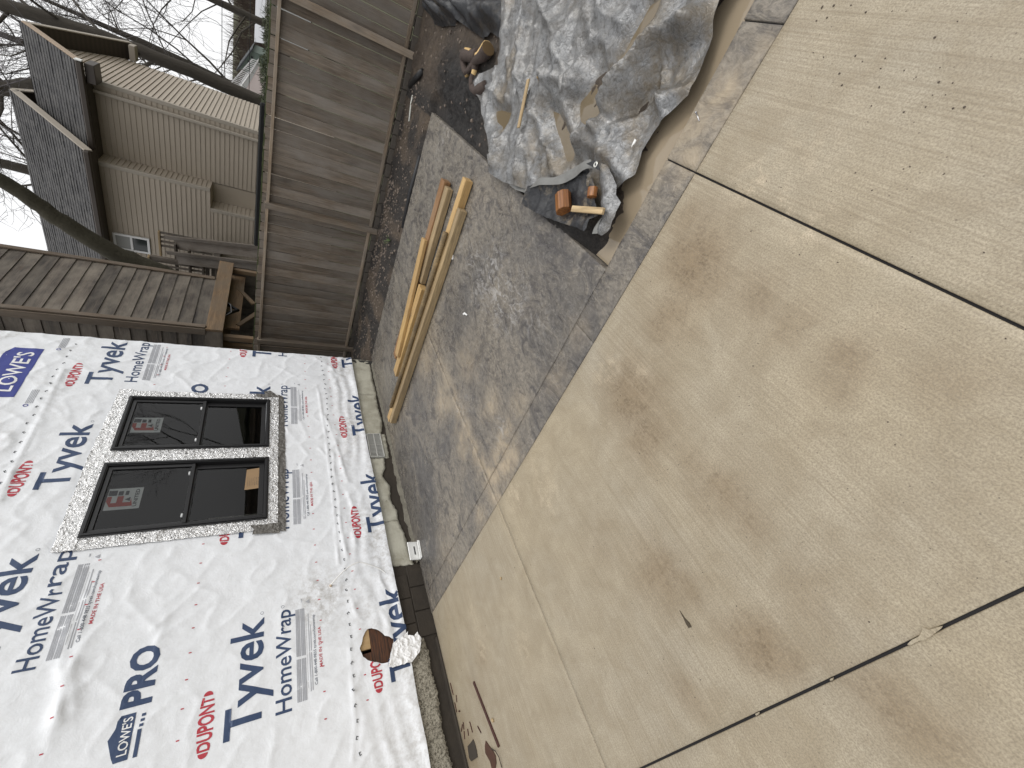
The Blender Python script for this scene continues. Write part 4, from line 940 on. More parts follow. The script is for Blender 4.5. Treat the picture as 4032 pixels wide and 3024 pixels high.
ribbon('hem', [(3.183, 0.531), (2.998, 0.518), (2.798, 0.479), (2.668, 0.444)], [(3.106, 0.54), (2.951, 0.54), (2.771, 0.506), (2.661, 0.483)], M_HEM, tarp, .055)
ribbon('hem', [(1.91, 0.367), (1.907, 0.398), (1.898, 0.431)], [(1.889, 0.33), (1.885, 0.372), (1.866, 0.413)], M_HEM, tarp, .055)
prism('corner_patch', [(2.134, 0.146), (2.08, 0.111), (2.047, 0.11), (1.99, 0.14)], .124, .127, M_BLACK, tarp)
def eyelet(c, r0, r1, z):
    bm = bmesh.new(); n = 14
    R0 = []; R1 = []; R2 = []
    for k in range(n):
        a = k * 6.28319 / n; ca_, sa_ = math.cos(a), math.sin(a)
        R0.append(bm.verts.new((c[0] + r0 * ca_, c[1] + r0 * sa_, z))); R1.append(bm.verts.new((c[0] + (r0 + r1) / 2 * ca_, c[1] + (r0 + r1) / 2 * sa_, z + .004))); R2.append(bm.verts.new((c[0] + r1 * ca_, c[1] + r1 * sa_, z)))
    for k in range(n):
        j = (k + 1) % n; bm.faces.new((R0[k], R0[j], R1[j], R1[k])); bm.faces.new((R1[k], R1[j], R2[j], R2[k]))
    o = bmo('eyelet', bm, M_EYE, tarp, True)
    prism('eyelet_hole', [(c[0] + r0 * math.cos(k * .5236), c[1] + r0 * math.sin(k * .5236)) for k in range(12)], z - .002, z + .0005, M_SBLK, o)
M_EYE = Mat('eyelet_metal', (.62, .62, .58), .35, .6).done()
eyelet((2.05, 0.126), .0075, .016, .1285); eyelet((3.446, 0.399), .007, .015, .085)
# upright roll of the silver edge beside the flap
ROLL = [(2.17, 0.099), (2.105, 0.088), (2.026, 0.124), (1.923, 0.166), (1.891, 0.207), (1.826, 0.221), (1.809, 0.293), (1.818, 0.379), (1.84, 0.41), (1.888, 0.419), (1.91, 0.385), (1.913, 0.334), (1.949, 0.297), (2.044, 0.206), (2.107, 0.149)]
xs, ys, fa = cloth(rough_outline(ROLL, .02, .0015, 6), .013, 9)
ed = poly_dist(xs, ys, ROLL)
pyd('tarp_roll', np.stack([xs, ys, .02 + .035 * np.sqrt(np.clip(ed / .05, 0, 1)) + .02 * facet(xs, ys, 8, 103) + .012 * facet(xs, ys, 19, 104)], 1), fa, M_TARP, tarp, True, attrs={'mud': np.clip(.35 + vn(xs * 6, ys * 6, 4), 0, 1)})

# ------------------------------------------------------------------ black plastic heaped beside it
BO = [(7.024, -0.566), (6.911, -0.467), (6.729, -0.41), (6.453, -0.322), (6.285, -0.242), (5.88, -0.254), (5.504, -0.285), (5.304, -0.335), (5.085, -0.313), (4.728, -0.276), (4.537, -0.259), (4.413, -0.28), (4.375, -0.315), (4.173, -0.295), (3.965, -0.278), (3.899, -0.334), (4.028, -0.474), (4.173, -0.55), (4.238, -0.614)]
BO = BO + [(4.2, -1.3), (5.2, -1.5), (6.2, -1.2)] if False else BO
BF = [([(6.885, -0.442), (6.497, -0.37), (6.008, -0.323), (5.615, -0.295)], .04, .16), ([(6.594, -0.538), (6.209, -0.455), (5.874, -0.371)], .05, .20), ([(5.971, -0.553), (5.746, -0.461), (5.432, -0.367), (5.182, -0.319)], .04, .17), ([(5.451, -0.55), (5.558, -0.441), (5.306, -0.374), (5.058, -0.301)], .035, .16), ([(5.194, -0.562), (5.062, -0.438), (4.889, -0.348), (4.734, -0.29)], .05, .22), ([(4.917, -0.569), (4.759, -0.452), (4.545, -0.347)], .05, .10), ([(4.229, -0.536), (4.268, -0.463), (4.366, -0.364)], .05, .10), ([(4.486, -0.465), (4.398, -0.38), (4.351, -0.365)], .03, .06)]
def black_h(x, y):
    ed = poly_dist(x, y, BO); k = smooth(0, .15, ed)
    wx_ = x + .05 * vn(x * 5, y * 5, 111); wy_ = y + .05 * vn(x * 5, y * 5, 112)
    h = .02 + .04 * k + .10 * facet(wx_, wy_, 4.5, 113) * k + .04 * facet(wx_, wy_, 11, 114)
    for pts, w_, a in BF: h = h + a * crease(wx_, wy_, pts, w_, 1.1) * (.25 + .75 * k)
    return h
xs, ys, fa = cloth(dense(BO, .03), .026, 12)
bp = pyd('plastic_sheet', np.stack([xs, ys, black_h(xs, ys)], 1), fa, M_BLACK, None, True, attrs={'mud': np.clip(vn(xs * 4, ys * 4, 4), 0, 1) * .6})
tag(bp, 'heap of glossy black plastic sheeting on the soil beside the silver tarpaulin', 'plastic sheet')

# ------------------------------------------------------------------ timber lying about
W_NEW = wood('new_pine', (.66, .46, .20), (.46, .285, .105), 'Z', .6, (.36, .235, .11), True, 1.6, .4)
W_ORG = wood('brown_pine', (.42, .225, .09), (.27, .135, .055), 'Z', .65, (.30, .2, .12), True, 1.0, .4)
W_OLD = wood('muddy_timber', (.50, .37, .20), (.34, .24, .125), 'Z', .75, (.20, .15, .09), False, 1.0, .7)
W_DARK = wood('dark_pole', (.48, .34, .165), (.28, .19, .09), 'Z', .75, (.12, .09, .055), False, 1.0, .6)
W_RED = wood('cedar_block', (.50, .21, .055), (.22, .075, .02), 'Z', .4, None, True, 1.6, .3)
W_STICK = wood('pale_stick', (.66, .5, .29), (.52, .36, .18), 'Z', .7, None, False, 1.0, .3)
def plank(name, a, b, wdt, hgt, z, mat, label, grp='loose timbers on the stamped slab'):
    o = beam(name, (a[0], a[1], z + hgt / 2), (b[0], b[1], z + hgt / 2), wdt, hgt, mat, None, (0, 0, 1), .004); return tag(o, label, 'timber', grp)
zs_ = .006
plank('timber', (4.325, .985), (4.315, 2.06), .115, .06, zs_, W_OLD, 'muddy grey timber on the slab, half under the brown plank')
plank('timber', (4.445, .955), (4.40, 3.22), .125, .076, zs_, W_ORG, 'long orange-brown timber on the slab nearest the soil border')
plank('timber', (4.425, 1.60), (4.235, 3.08), .120, .038, zs_ + .077, W_NEW, 'yellow board lying on top of the orange-brown timber')
plank('timber', (4.205, 2.07), (4.215, 3.36), .135, .076, zs_, W_NEW, 'yellow timber with a blunt end beside the top board')
plank('timber', (3.892, .765), (3.965, 3.955), .098, .076, zs_, W_NEW, 'longest yellow timber, its end standing out past the others')
plank('timber', (3.795, 1.015), (3.870, 3.90), .078, .076, zs_, W_OLD, 'pale edged timber with a dark muddy side nearest the patio')
tag(tubeo('timber', [(3.868, 1.285, .108), (3.885, 2.0, .106), (3.905, 2.9, .107), (3.925, 3.69, .106)], [.026, .027, .025, .022], W_DARK, None, 10), 'thin dark round pole resting on two yellow timbers', 'timber', 'loose timbers on the stamped slab')
# offcuts on the black flap
def block(name, a, b, r, n, mat, label, z):
    a = Vector((*a, z)); b = Vector((*b, z)); d = (b - a); bm = bmesh.new()
    t = d.normalized(); x = Vector((0, 0, 1)); y = t.cross(x); R = []
    for k, (q, s) in enumerate(((a, .96), (a + d * .03, 1), (b - d * .03, 1), (b, .96))):
        R.append([bm.verts.new(q + (y * math.cos(i * 6.28319 / n + .3) * r * 1.15 + x * math.sin(i * 6.28319 / n + .3) * r) * s * (1 + .05 * math.sin(i * 5.1))) for i in range(n)])
    for r0, r1 in zip(R[:-1], R[1:]):
        for i in range(n): bm.faces.new((r0[i], r0[(i + 1) % n], r1[(i + 1) % n], r1[i]))
    bm.faces.new(R[0][::-1]); bm.faces.new(R[-1]); bmesh.ops.recalc_face_normals(bm, faces=bm.faces)
    M = Matrix(((y.x, x.x, t.x, a.x), (y.y, x.y, t.y, a.y), (y.z, x.z, t.z, a.z), (0, 0, 0, 1)))
    me = bpy.data.meshes.new(name); bm.to_mesh(me); bm.free(); me.transform(M.inverted()); me.materials.append(mat)
    o = bpy.data.objects.new(name, me); COL.objects.link(o); o.matrix_basis = M; return tag(o, label, 'wood block')
block('wood_block', (2.286, 0.353), (2.2, 0.428), .046, 9, W_RED, 'stout orange-brown wood offcut on the black tarpaulin flap', .088)
block('wood_block', (2.041, 0.232), (2.014, 0.275), .027, 8, W_RED, 'small brown wood offcut beside the tarpaulin eyelet', .085)
o = beam('stake', ((2.132, 0.385)[0], (2.132, 0.385)[1], .085), ((1.848, 0.294)[0], (1.848, 0.294)[1], .098), .034, .017, W_STICK, None, (0, 0, 1), .002)
tag(o, 'short pale spotted stake beside the wood offcuts', 'stake')
for k, (a, b) in enumerate((((790, 690), (850, 640)), ((850, 690), (880, 570)), ((800, 700), (900, 690)))):
    A = [(2.076, 0.341, 0.06), (2.04, 0.327, 0.06), (2.067, 0.341, 0.06)][k]; B = [(2.054, 0.312, 0.06), (2.056, 0.285, 0.06), (2.01, 0.316, 0.06)][k]
    tag(beam('bark_chip', A, B, .02, .012, W_RED, None), ('reddish bark chip touching the pale stake', 'reddish bark chip standing up beside the small offcut', 'reddish bark chip lying along the pale stake')[k], 'wood chip', 'bark chips by the stake')
A, B = (3.182, -0.106, 0.06), (3.075, 0.176, 0.05)
tag(beam('lath', (A[0], A[1], max(on_tarp(A[0], A[1]), on_tarp((A[0] + B[0]) / 2, (A[1] + B[1]) / 2)) + .012), (B[0], B[1], max(on_tarp(B[0], B[1]), on_tarp((A[0] + B[0]) / 2, (A[1] + B[1]) / 2)) + .012), .030, .012, W_STICK, None, (0, 0, 1), .002), 'pale wooden lath lying across the silver tarpaulin', 'lath')
for k, (a, b) in enumerate((((3.052, -0.134, 0.07), (2.988, -0.158, 0.07)), ((3.024, -0.116, 0.07), (2.971, -0.131, 0.07)))):
    tag(tubeo('twig', [(a[0], a[1], on_tarp(a[0], a[1]) + .006), ((a[0] + b[0]) / 2, (a[1] + b[1]) / 2, on_tarp((a[0] + b[0]) / 2, (a[1] + b[1]) / 2) + .01), (b[0], b[1], on_tarp(b[0], b[1]) + .006)], .006, W_DARK, None, 6), ('upper dark twig beside the lath on the tarpaulin', 'lower thin dark twig beside the lath on the tarpaulin')[k], 'twig', 'twigs on the tarpaulin')

# ------------------------------------------------------------------ torn-up root on the soil
m = Mat('root_bark', (.05, .035, .028), .85); p = m.pos(); n_ = m.noise(p, 24, 5, .7)
m.color(m.mix(m.ramp(m.attr('peeled'), [(.45, 0), (.55, 1)]), m.mix(n_, (.035, .025, .02), (.085, .06, .05)), m.mix(n_, (.55, .36, .14), (.70, .5, .24)))); m.bump(n_, .7, .012); M_ROOT = m.done()
def rootseg(pts, radii, peeled):
    bm = bmesh.new(); P = [Vector(q) for q in pts]; Q = []; Rr = []
    for i in range(len(P) - 1):
        for k in range(4): t_ = k / 4; Q.append(P[i].lerp(P[i + 1], t_)); Rr.append(radii[i] + (radii[i + 1] - radii[i]) * t_)
    Q.append(P[-1]); Rr.append(radii[-1]); tube(bm, Q, Rr, 10)
    bm.verts.index_update(); V = np.array([tuple(v.co) for v in bm.verts]); F = [tuple(v.index for v in f.verts) for f in bm.faces]; bm.free()
    ring = np.arange(len(V)) // 10; frac = ring / max(1, ring.max()); side = (np.arange(len(V)) % 10)
    at = np.array([1.0 if peeled(f_, s_) else 0.0 for f_, s_ in zip(frac, side)])
    V = V + np.stack([vn(V[:, 0] * 20, V[:, 1] * 20, s_) * .006 for s_ in (1, 2, 3)], 1)
    return V, F, at
ROOT = [([(4.189, -0.196, 0.1), (4.263, -0.14, 0.1), (4.431, -0.093, 0.09), (4.531, -0.066, 0.08)], [.062, .052, .04, .03], lambda f_, s_: 3 <= s_ <= 8),
        ([(4.373, -0.134, 0.1), (4.515, -0.106, 0.1), (4.715, -0.098, 0.1), (4.788, -0.071, 0.08)], [.05, .05, .055, .05], lambda f_, s_: (.35 < f_ < .62 and s_ > 3)),
        ([(4.789, -0.084, 0.08), (4.78, -0.034, 0.07), (4.721, 0.008, 0.07), (4.625, 0.034, 0.07)], [.05, .045, .034, .028], lambda f_, s_: f_ > .5 and s_ > 4),
        ([(4.448, -0.082, 0.08), (4.514, -0.038, 0.08), (4.617, 0.015, 0.07)], [.034, .030, .026], lambda f_, s_: False),
        ([(4.465, -0.071, 0.07), (4.457, -0.013, 0.06), (4.471, 0.057, 0.06), (4.429, 0.112, 0.05), (4.299, 0.116, 0.05), (4.15, 0.072, 0.06), (4.116, 0.044, 0.05)], [.034, .034, .032, .036, .042, .044, .044], lambda f_, s_: .16 < f_ < .24 and s_ < 3)]
V = []; F = []; A_ = []
for pts, rd, pf in ROOT:
    v, f_, at = rootseg(pts, rd, pf); b = len(V); V += list(v); F += [tuple(i + b for i in q) for q in f_]; A_ += list(at)
root = thing('root', (ROOT[0][0][0][0], ROOT[0][0][0][1], .03), 'torn-up dark root with orange peeled patches on the soil', 'root')
for k, (pts, rd, pf) in enumerate(ROOT):
    v, f_, at = rootseg(pts, rd, pf); pyd(('sawn_stub', 'root_knot', 'root_arm', 'root_arm', 'root_loop')[k], v, f_, M_ROOT, root, True, attrs={'peeled': at})
e0 = Vector(ROOT[0][0][0]); e1 = Vector(ROOT[0][0][1]); dr = (e0 - e1).normalized()
bm = bmesh.new(); tube(bm, [e0 + dr * .001, e0 + dr * .004], [.058, .056], 12); bmo('cut_face', bm, Mat('sawn_end', (.12, .075, .03), .8).done(), root)

# ------------------------------------------------------------------ litter by the wall and on the slabs
_m = Mat('rust_wood', (.075, .026, .017), .7); _p = _m.obj(); _m.color(_m.mix(_m.noise(_m.mp(_p, (8, 8, 1)), 8, 4), (.026, .008, .006), (.075, .022, .014))); M_RUST = _m.done()
A, B = (0.735, 3.682, 0.0), (0.285, 3.554, 0.0)
tag(beam('splinter', (A[0], A[1], .006), (B[0], B[1], .007), .024, .012, M_RUST, None), 'long rust-red wood splinter on the concrete near the wall', 'splinter')
rr = random.Random(33)
SPL = [((0.888, 4.179, 0.0), (0.796, 4.176, 0.0)), ((0.773, 4.113, 0.0), (0.727, 4.135, 0.0)), ((0.741, 4.184, 0.0), (0.67, 4.191, 0.0)), ((0.575, 4.103, 0.0), (0.532, 4.125, 0.0)), ((0.521, 4.13, 0.0), (0.474, 4.158, 0.0)), ((0.515, 4.045, 0.0), (0.474, 4.061, 0.0)), ((0.543, 3.967, 0.0), (0.471, 3.962, 0.0)), ((0.479, 3.835, 0.0), (0.428, 3.803, 0.0)), ((0.567, 4.134, 0.0), (0.535, 4.187, 0.0)), ((1.01, 4.248, 0.0), (0.971, 4.247, 0.0)), ((0.428, 4.255, 0.0), (0.329, 4.249, 0.0)), ((0.665, 4.146, 0.0), (0.657, 4.114, 0.0))]
WHICH = ('thin splinter at the top of the row by the wall', 'splinter just below the topmost pair by the wall', 'long thin splinter close along the wall', 'reddish splinter above the upright pair by the wall', 'splinter pointing at the square bark shard', 'splinter left of the forked one near the shard', 'forked-looking splinter above the square shard', 'bent splinter between the shard and the long splinter', 'slanting splinter nearest the foundation lip', 'stubby red flake at the foot of the parge coat', 'long splinter against the foundation at the picture edge', 'tiny crosswise splinter in the middle of the litter')
for (a, b), which in zip(SPL, WHICH):
    tag(beam('splinter', (a[0], a[1], .003), (b[0], b[1], .003), .009, .005, M_RUST, None, (0, 0, 1), 0), which, 'splinter', 'short splinters by the wall')
_m = Mat('brown_shard', (.075, .06, .045), .8); _p = _m.pos(); _m.color(_m.mix(_m.noise(_p, 60, 5, .7), (.028, .022, .016), (.06, .048, .036))); M_SHARD = _m.done()
_m = Mat('leaf_brown', (.10, .045, .025), .6); _p = _m.pos(); _m.color(_m.mix(_m.noise(_p, 40, 4), (.04, .016, .009), (.085, .034, .017))); M_LEAF = _m.done()
tag(prism('bark_shard', [(0.431, 3.985), (0.401, 3.971), (0.357, 3.972), (0.319, 3.986), (0.324, 4.128), (0.352, 4.153), (0.42, 4.126), (0.425, 4.034)], .001, .007, M_SHARD), 'square dark brown bark shard on the concrete at the wall', 'bark shard')
P = [(0.368, 3.754), (0.337, 3.727), (0.295, 3.681), (0.262, 3.658), (0.222, 3.674), (0.197, 3.715), (0.209, 3.776), (0.249, 3.774), (0.308, 3.818), (0.342, 3.796)]
tag(prism('dead_leaf', P, .002, .006, M_LEAF), 'reddish brown dead leaf on the concrete beside the dark shard', 'leaf')
tag(tubeo('twig', [(0.306, 3.694, 0.005), (0.277, 3.601, 0.02), (0.236, 3.57, 0.02), (0.179, 3.604, 0.005)], .003, M_SHARD), 'thin curved twig arching beside the brown leaf', 'twig')
tag(prism('dead_leaf', [(0.269, 1.417), (0.237, 1.415), (0.213, 1.407), (0.198, 1.41), (0.201, 1.426), (0.218, 1.426), (0.238, 1.421)], .001, .004, Mat('dark_leaf', (.055, .04, .022), .6).done()), 'small dark pointed leaf alone on the open concrete', 'leaf')
def chip(name, poly, h, mat, label, cat): return tag(prism(name, poly, .004, .004 + h, mat), label, cat)
chip('paper_scrap', [(3.8, 1.466), (3.766, 1.449), (3.738, 1.475), (3.748, 1.492), (3.782, 1.501)], .004, M_PLASTIC, 'small white plastic scrap on the stamped slab beside the timbers', 'scrap')
chip('paper_scrap', [(3.129, 1.735), (3.109, 1.704), (3.038, 1.686), (3.047, 1.701), (3.104, 1.721), (3.104, 1.733)], .004, M_PLASTIC, 'curled white scrap on the stamped slab near the pale bloom', 'scrap')
tag(prism('paper_scrap', [(1.908, -0.015), (1.911, -0.052), (1.895, -0.05), (1.897, -0.035)], .075, .079, M_PLASTIC), 'white pointed scrap on the muddy edge of the tarpaulin', 'scrap')
a, b = (1.694, -0.237, 0.006), (1.65, -0.213, 0.006)
nail = thing('nail', a, 'bright steel nail lying on the stamped border', 'nail'); M_STEEL = Mat('bright_steel', (.7, .7, .72), .25, 1.0).done()
tubeo('shank', [a, b], .0022, M_STEEL, nail, 6); tubeo('head', [a, tuple(a[i] - (b[i] - a[i]) * .05 for i in range(3))], .0055, M_STEEL, nail, 8)
chip('wood_crumb', [(0.452, 3.555), (0.449, 3.526), (0.431, 3.519), (0.424, 3.532), (0.432, 3.549)], .006, W_STICK, 'pale wood crumb against the long splinter', 'crumb')
chip('wood_crumb', [(1.108, 2.736), (1.102, 2.719), (1.088, 2.728), (1.091, 2.744)], .004, W_STICK, 'tiny yellow crumb on the concrete near the corner joint', 'crumb')
o = tubeo('pipe', [(6.599, 0.533, 0.04), (6.594, 0.624, 0.04), (6.486, 0.825, 0.04)], .011, Mat('white_pipe', (.6, .6, .55), .5).done(), None, 8); tag(o, 'thin pale pipe lying along the soil below the fence', 'pipe')
o = tubeo('pipe', [(6.799, 0.464, 0.05), (6.545, 0.334, 0.06), (6.339, 0.232, 0.05)], .035, Mat('black_pipe', (.012, .012, .013), .5).done(), None, 10); tag(o, 'short black pipe end sticking out of the soil under the fence', 'pipe')
o = tubeo('pipe', [(5.76, 1.05, -.01), (5.77, 1.5, .0), (5.76, 2.0, -.015)], .03, Mat('black_edging', (.012, .012, .014), .5).done(), None, 8); tag(o, 'black edging pipe half buried along the far edge of the slab', 'pipe')

# ------------------------------------------------------------------ board fence
W_FEN = wood('weathered_fence', (.275, .222, .168), (.17, .133, .10), 'Z', .9, (.23, .208, .183), True, .8, .9)
W_RAIL = wood('fence_rail', (.38, .29, .20), (.22, .165, .115), 'Z', .85, (.28, .245, .205), True, 1.0, .6)
XF = 7.06
fence = thing('fence', (XF, 2.6, 0), 'weathered grey-brown board fence with posts and rails behind the slab', 'fence')
rr = random.Random(17)
posts = [-4.74, -2.30, .14, 2.60, 5.03, 7.45]
FB = {}
def fence_board(y, wdt, z0, z1, lean):
    key = (round(wdt, 3))
    bm = bmesh.new(); add_box(bm, (-.011, -wdt / 2, 0), (.011, wdt / 2, z1 - z0), .004)
    me = bpy.data.meshes.new('board'); bm.to_mesh(me); bm.free(); me.materials.append(W_FEN)
    o = bpy.data.objects.new('board', me); COL.objects.link(o); o.location = (XF + rr.uniform(-.003, .003), y, z0); o.rotation_euler = (lean, 0, rr.uniform(-.03, .03)); put(o, fence)
for p0, p1 in zip(posts[:-1], posts[1:]):
    n = 17; wd_ = (p1 - p0) / n
    for i in range(n):
        gap = rr.choice((.006, .007, .008, .010, .014)) if p0 < 1 else rr.choice((.010, .012, .012, .014))
        fence_board(p0 + (i + .5) * wd_, wd_ - gap, .10 + rr.uniform(-.012, .012), 1.688 + rr.uniform(-.006, .006), rr.uniform(-.0035, .0035))
    beam('rail', (XF - .030, p0 + .045, 1.603), (XF - .030, p1 - .045, 1.600), .038, .095, W_RAIL, fence, (1, 0, 0))
    beam('rail', (XF - .030, p0 + .045, .155), (XF - .030, p1 - .045, .152), .038, .095, W_RAIL, fence, (1, 0, 0))
for y in posts:
    beam('post', (XF - .062, y, -.25), (XF - .062, y + rr.uniform(-.01, .01), 1.640), .085, .098, W_RAIL, fence, (1, 0, 0))
# mossy top edge of the boards
_m = Mat('moss', (.03, .042, .012), .95); _p = _m.pos(); _m.color(_m.mix(_m.noise(_p, 20, 5, .7), (.018, .022, .010), (.06, .075, .02))); M_MOSS = _m.done()
V = []; F = []
ys = np.arange(-2.3, 7.4, .03)
for i, y in enumerate(ys):
    h = 1.692 + .010 * abs(float(vn(np.array(y * 9), np.array(.2), 3))); V += [(XF - .011, y, 1.678), (XF - .010, y, h), (XF + .012, y, h), (XF + .013, y, 1.678)]
    if i:
        b = 4 * i
        for k in range(3): F.append((b - 4 + k, b - 3 + k, b + 1 + k, b + k))
ms = pyd('moss_cap', V, F, M_MOSS, fence, True)
# concrete blocks set under the boards
_m = Mat('edging_block', (.09, .078, .066), .95); _p = _m.obj(); _m.color(_m.mix(_m.noise(_p, 9, 5, .7), (.055, .047, .04), (.125, .108, .09))); _m.bump(_m.noise(_p, 40, 4), .6, .008); M_BLOCK = _m.done()
edge = thing('block_edging', (6.97, 2.5, 0), 'row of grey concrete blocks along the foot of the fence', 'edging')
y = -2.6; k = 0
while y < 7.0:
    L = rr.uniform(.19, .215)
    for c, (z0, z1) in enumerate(((-.08, .02), (.024, .105))):
        oy = y + (.1 if c else 0)
        boxo('block', (6.985 - .035 * (1 - c), oy, z0), (7.045, oy + L - .008, z1 + rr.uniform(-.004, .004)), M_BLOCK, edge, .006)
    y += L; k += 1
# long black pipe resting behind the fence top
o = boxo('drain_pipe', (7.16, 1.35, 1.66), (7.25, 3.35, 1.755), Mat('black_drain', (.006, .006, .006), .9).done(), None, .02); tag(o, 'long black drain pipe showing above the fence boards', 'pipe')

# ------------------------------------------------------------------ neighbour's two-storey house with lap siding
m = Mat('vinyl_siding', (.235, .205, .168), .6); p = m.pos(); n_ = m.noise(p, 3, 4, .6)
m.color(m.mix(n_, (.345, .292, .232), (.40, .345, .278))); m.bump(m.noise(m.mp(p, (6, 6, 60)), 3, 3), .15, .004); M_SIDE = m.done()
m = Mat('siding_trim', (.36, .32, .268), .6); M_TRIM = m.done()
m = Mat('brown_soffit', (.055, .042, .032), .7); p = m.pos(); wv = m.n('ShaderNodeTexWave'); wv.inputs['Scale'].default_value = 3.2; m.l(p, wv.inputs['Vector']); m.color(m.mix(wv.outputs['Fac'], (.045, .035, .027), (.06, .047, .036))); M_SOFF = m.done()
m = Mat('brown_gutter', (.045, .034, .026), .5); M_GUT = m.done()
m = Mat('shingle', (.08, .078, .078), .95); p = m.pos(); n1 = m.voro(m.mp(p, (3, 4.5, 3)), 2.2, out='Color'); n2 = m.noise(p, 55, 3, .7)
bw = m.n('ShaderNodeRGBToBW'); m.l(n1, bw.inputs[0])
c = m.mix(bw.outputs[0], (.045, .044, .046), (.11, .106, .102)); c = m.mix(m.ramp(n2, [(.4, .6), (.6, 0)]), c, (.04, .04, .042)); m.color(c); m.bump(n2, .5, .01); M_SHIN = m.done()
nb = thing('neighbour_house', (13.4, 6, -.1), 'two-storey taupe lap-sided house with shingled gable roofs behind the fence', 'house')
LAP = .1025
def siding(plane, c0, a0, a1, z0, z1, name='siding_course', zcut=None):
    """lap courses on a wall; plane 'X' at x=c0 spanning y, or 'Y' at y=c0 spanning x"""
    z = z0
    while z < z1 - .02:
        h = min(LAP, z1 - z); t0, t1 = .022, .004
        b0, b1 = a0, a1
        if zcut is not None:
            r = zcut(z + h)
            if r is None: z += LAP; continue
            b0, b1 = max(a0, r[0]), min(a1, r[1])
            if b1 - b0 < .05: z += LAP; continue
        if plane == 'X':
            V = [(c0 - t0, b0, z), (c0 - t0, b1, z), (c0 - t1, b1, z + h), (c0 - t1, b0, z + h), (c0, b0, z), (c0, b1, z)]
            F = [(1, 0, 3, 2), (0, 1, 5, 4)]
        else:
            V = [(b0, c0 - t0, z), (b1, c0 - t0, z), (b1, c0 - t1, z + h), (b0, c0 - t1, z + h), (b0, c0, z), (b1, c0, z)]
            F = [(0, 1, 2, 3), (1, 0, 4, 5)]
        pyd(name, V, F, M_SIDE, wallpart, False)
        z += LAP
wallpart = pyd('wall', [(14.0, 3.34, -.15), (14.0, 4.95, -.15), (14.0, 4.95, 5.35), (14.0, 3.34, 5.35), (17.25, 3.34, -.15), (17.25, 3.34, 5.2), (15.6, 3.34, 6.35)], [(0, 3, 2, 1), (0, 4, 5, 6, 3)], M_SIDE, nb); wallpart['label'] = 'right wing with a gable end'
siding('X', 14.0, 3.40, 4.93, 1.1, 5.2)
gab = lambda z: (14.06, 17.2) if z < 5.15 else ((14.0 + (z - 5.2) * 1.45, 17.25 - (z - 5.2) * 1.45) if z < 6.3 else None)
siding('Y', 3.34, 14.06, 17.2, 1.1, 6.3, zcut=gab)
boxo('corner_trim', (13.975, 3.315, -.1), (14.06, 3.40, 5.25), M_TRIM, nb, .004)
boxo('downspout', (13.89, 3.50, .5), (13.955, 3.57, 5.1), M_TRIM, nb, .01)
wallpart = pyd('wall', [(13.4, 5.45, -.15), (13.4, 12, -.15), (13.4, 12, 5.2), (13.4, 4.93, 5.2), (13.4, 4.93, 2.9), (13.4, 5.45, 2.9), (14.0, 4.93, 2.9), (14.0, 4.93, 5.2), (14.0, 5.45, 2.9), (14.0, 5.45, -.15)], [(0, 5, 4, 3, 2, 1), (4, 6, 7, 3), (4, 5, 8, 6), (0, 9, 8, 5)], M_SIDE, nb); wallpart['label'] = 'forward wing with an overhanging corner'
siding('X', 13.4, 4.99, 12, 2.9, 5.2); siding('X', 13.4, 5.50, 12, 1.0, 2.9); siding('Y', 4.93, 13.45, 13.99, 2.9, 5.2)
siding('Y', 5.45, 13.45, 13.99, 1.0, 2.9)
pyd('wall', [(14.0, 4.9, -.15), (14.0, 5.5, -.15), (14.0, 5.5, 2.95), (14.0, 4.9, 2.95)], [(0, 3, 2, 1)], M_SIDE, nb)
boxo('corner_trim', (13.375, 4.905, 2.9), (13.46, 4.99, 5.2), M_TRIM, nb, .004); boxo('corner_trim', (13.375, 5.425, -.1), (13.46, 5.51, 2.895), M_TRIM, nb, .004)
# roofs in shingle courses
def roof_plane(name, e0, r0, y0, y1, mat, parent, thick=.04):
    """slope from eave (x,z) to ridge (x,z), spanning y0..y1, as overlapping courses"""
    ex, ez = e0; rx, rz = r0; L = math.hypot(rx - ex, rz - ez); n = int(L / .14); ux, uz = (rx - ex) / L, (rz - ez) / L; nx_, nz_ = -uz * (1 if ux > 0 else -1), abs(ux)
    V = []; F = []
    ny_ = int((y1 - y0) / .3)
    rq = random.Random(5)
    for i in range(n):
        s0, s1 = i * L / n, (i + 1.12) * L / n
        for j in range(ny_):
            ya = y0 + (y1 - y0) * j / ny_; yb = y0 + (y1 - y0) * (j + 1) / ny_ - .006; lift = .014 + rq.choice((0, 0, .008)); b = len(V)
            V += [(ex + ux * s0 + nx_ * lift, ya, ez + uz * s0 + nz_ * lift), (ex + ux * s0 + nx_ * lift, yb, ez + uz * s0 + nz_ * lift), (ex + ux * s1 + nx_ * .004, yb, ez + uz * s1 + nz_ * .004), (ex + ux * s1 + nx_ * .004, ya, ez + uz * s1 + nz_ * .004), (ex + ux * s0, ya, ez + uz * s0), (ex + ux * s0, yb, ez + uz * s0)]
            F += [(b, b + 1, b + 2, b + 3), (b + 1, b, b + 4, b + 5), (b, b + 3, b + 4), (b + 1, b + 5, b + 2)]
    base = len(V); V += [(ex, y0, ez - .004), (ex, y1, ez - .004), (rx, y1, rz - .004), (rx, y0, rz - .004)]; F.append((base, base + 1, base + 2, base + 3))
    o = pyd(name, V, F, mat, parent); o['kind'] = 'stuff'; return o
rf = pyd('roof', [(13.55, 2.97, 5.17), (13.55, 5.0, 5.17), (15.5, 5.0, 6.50), (15.5, 2.97, 6.50), (17.55, 2.97, 5.12), (17.55, 12, 5.12), (15.5, 12, 6.50)], [(0, 1, 2, 3), (3, 2, 6, 5, 4)], M_SOFF, nb); rf['label'] = 'lower shingled gable roof over the right wing'
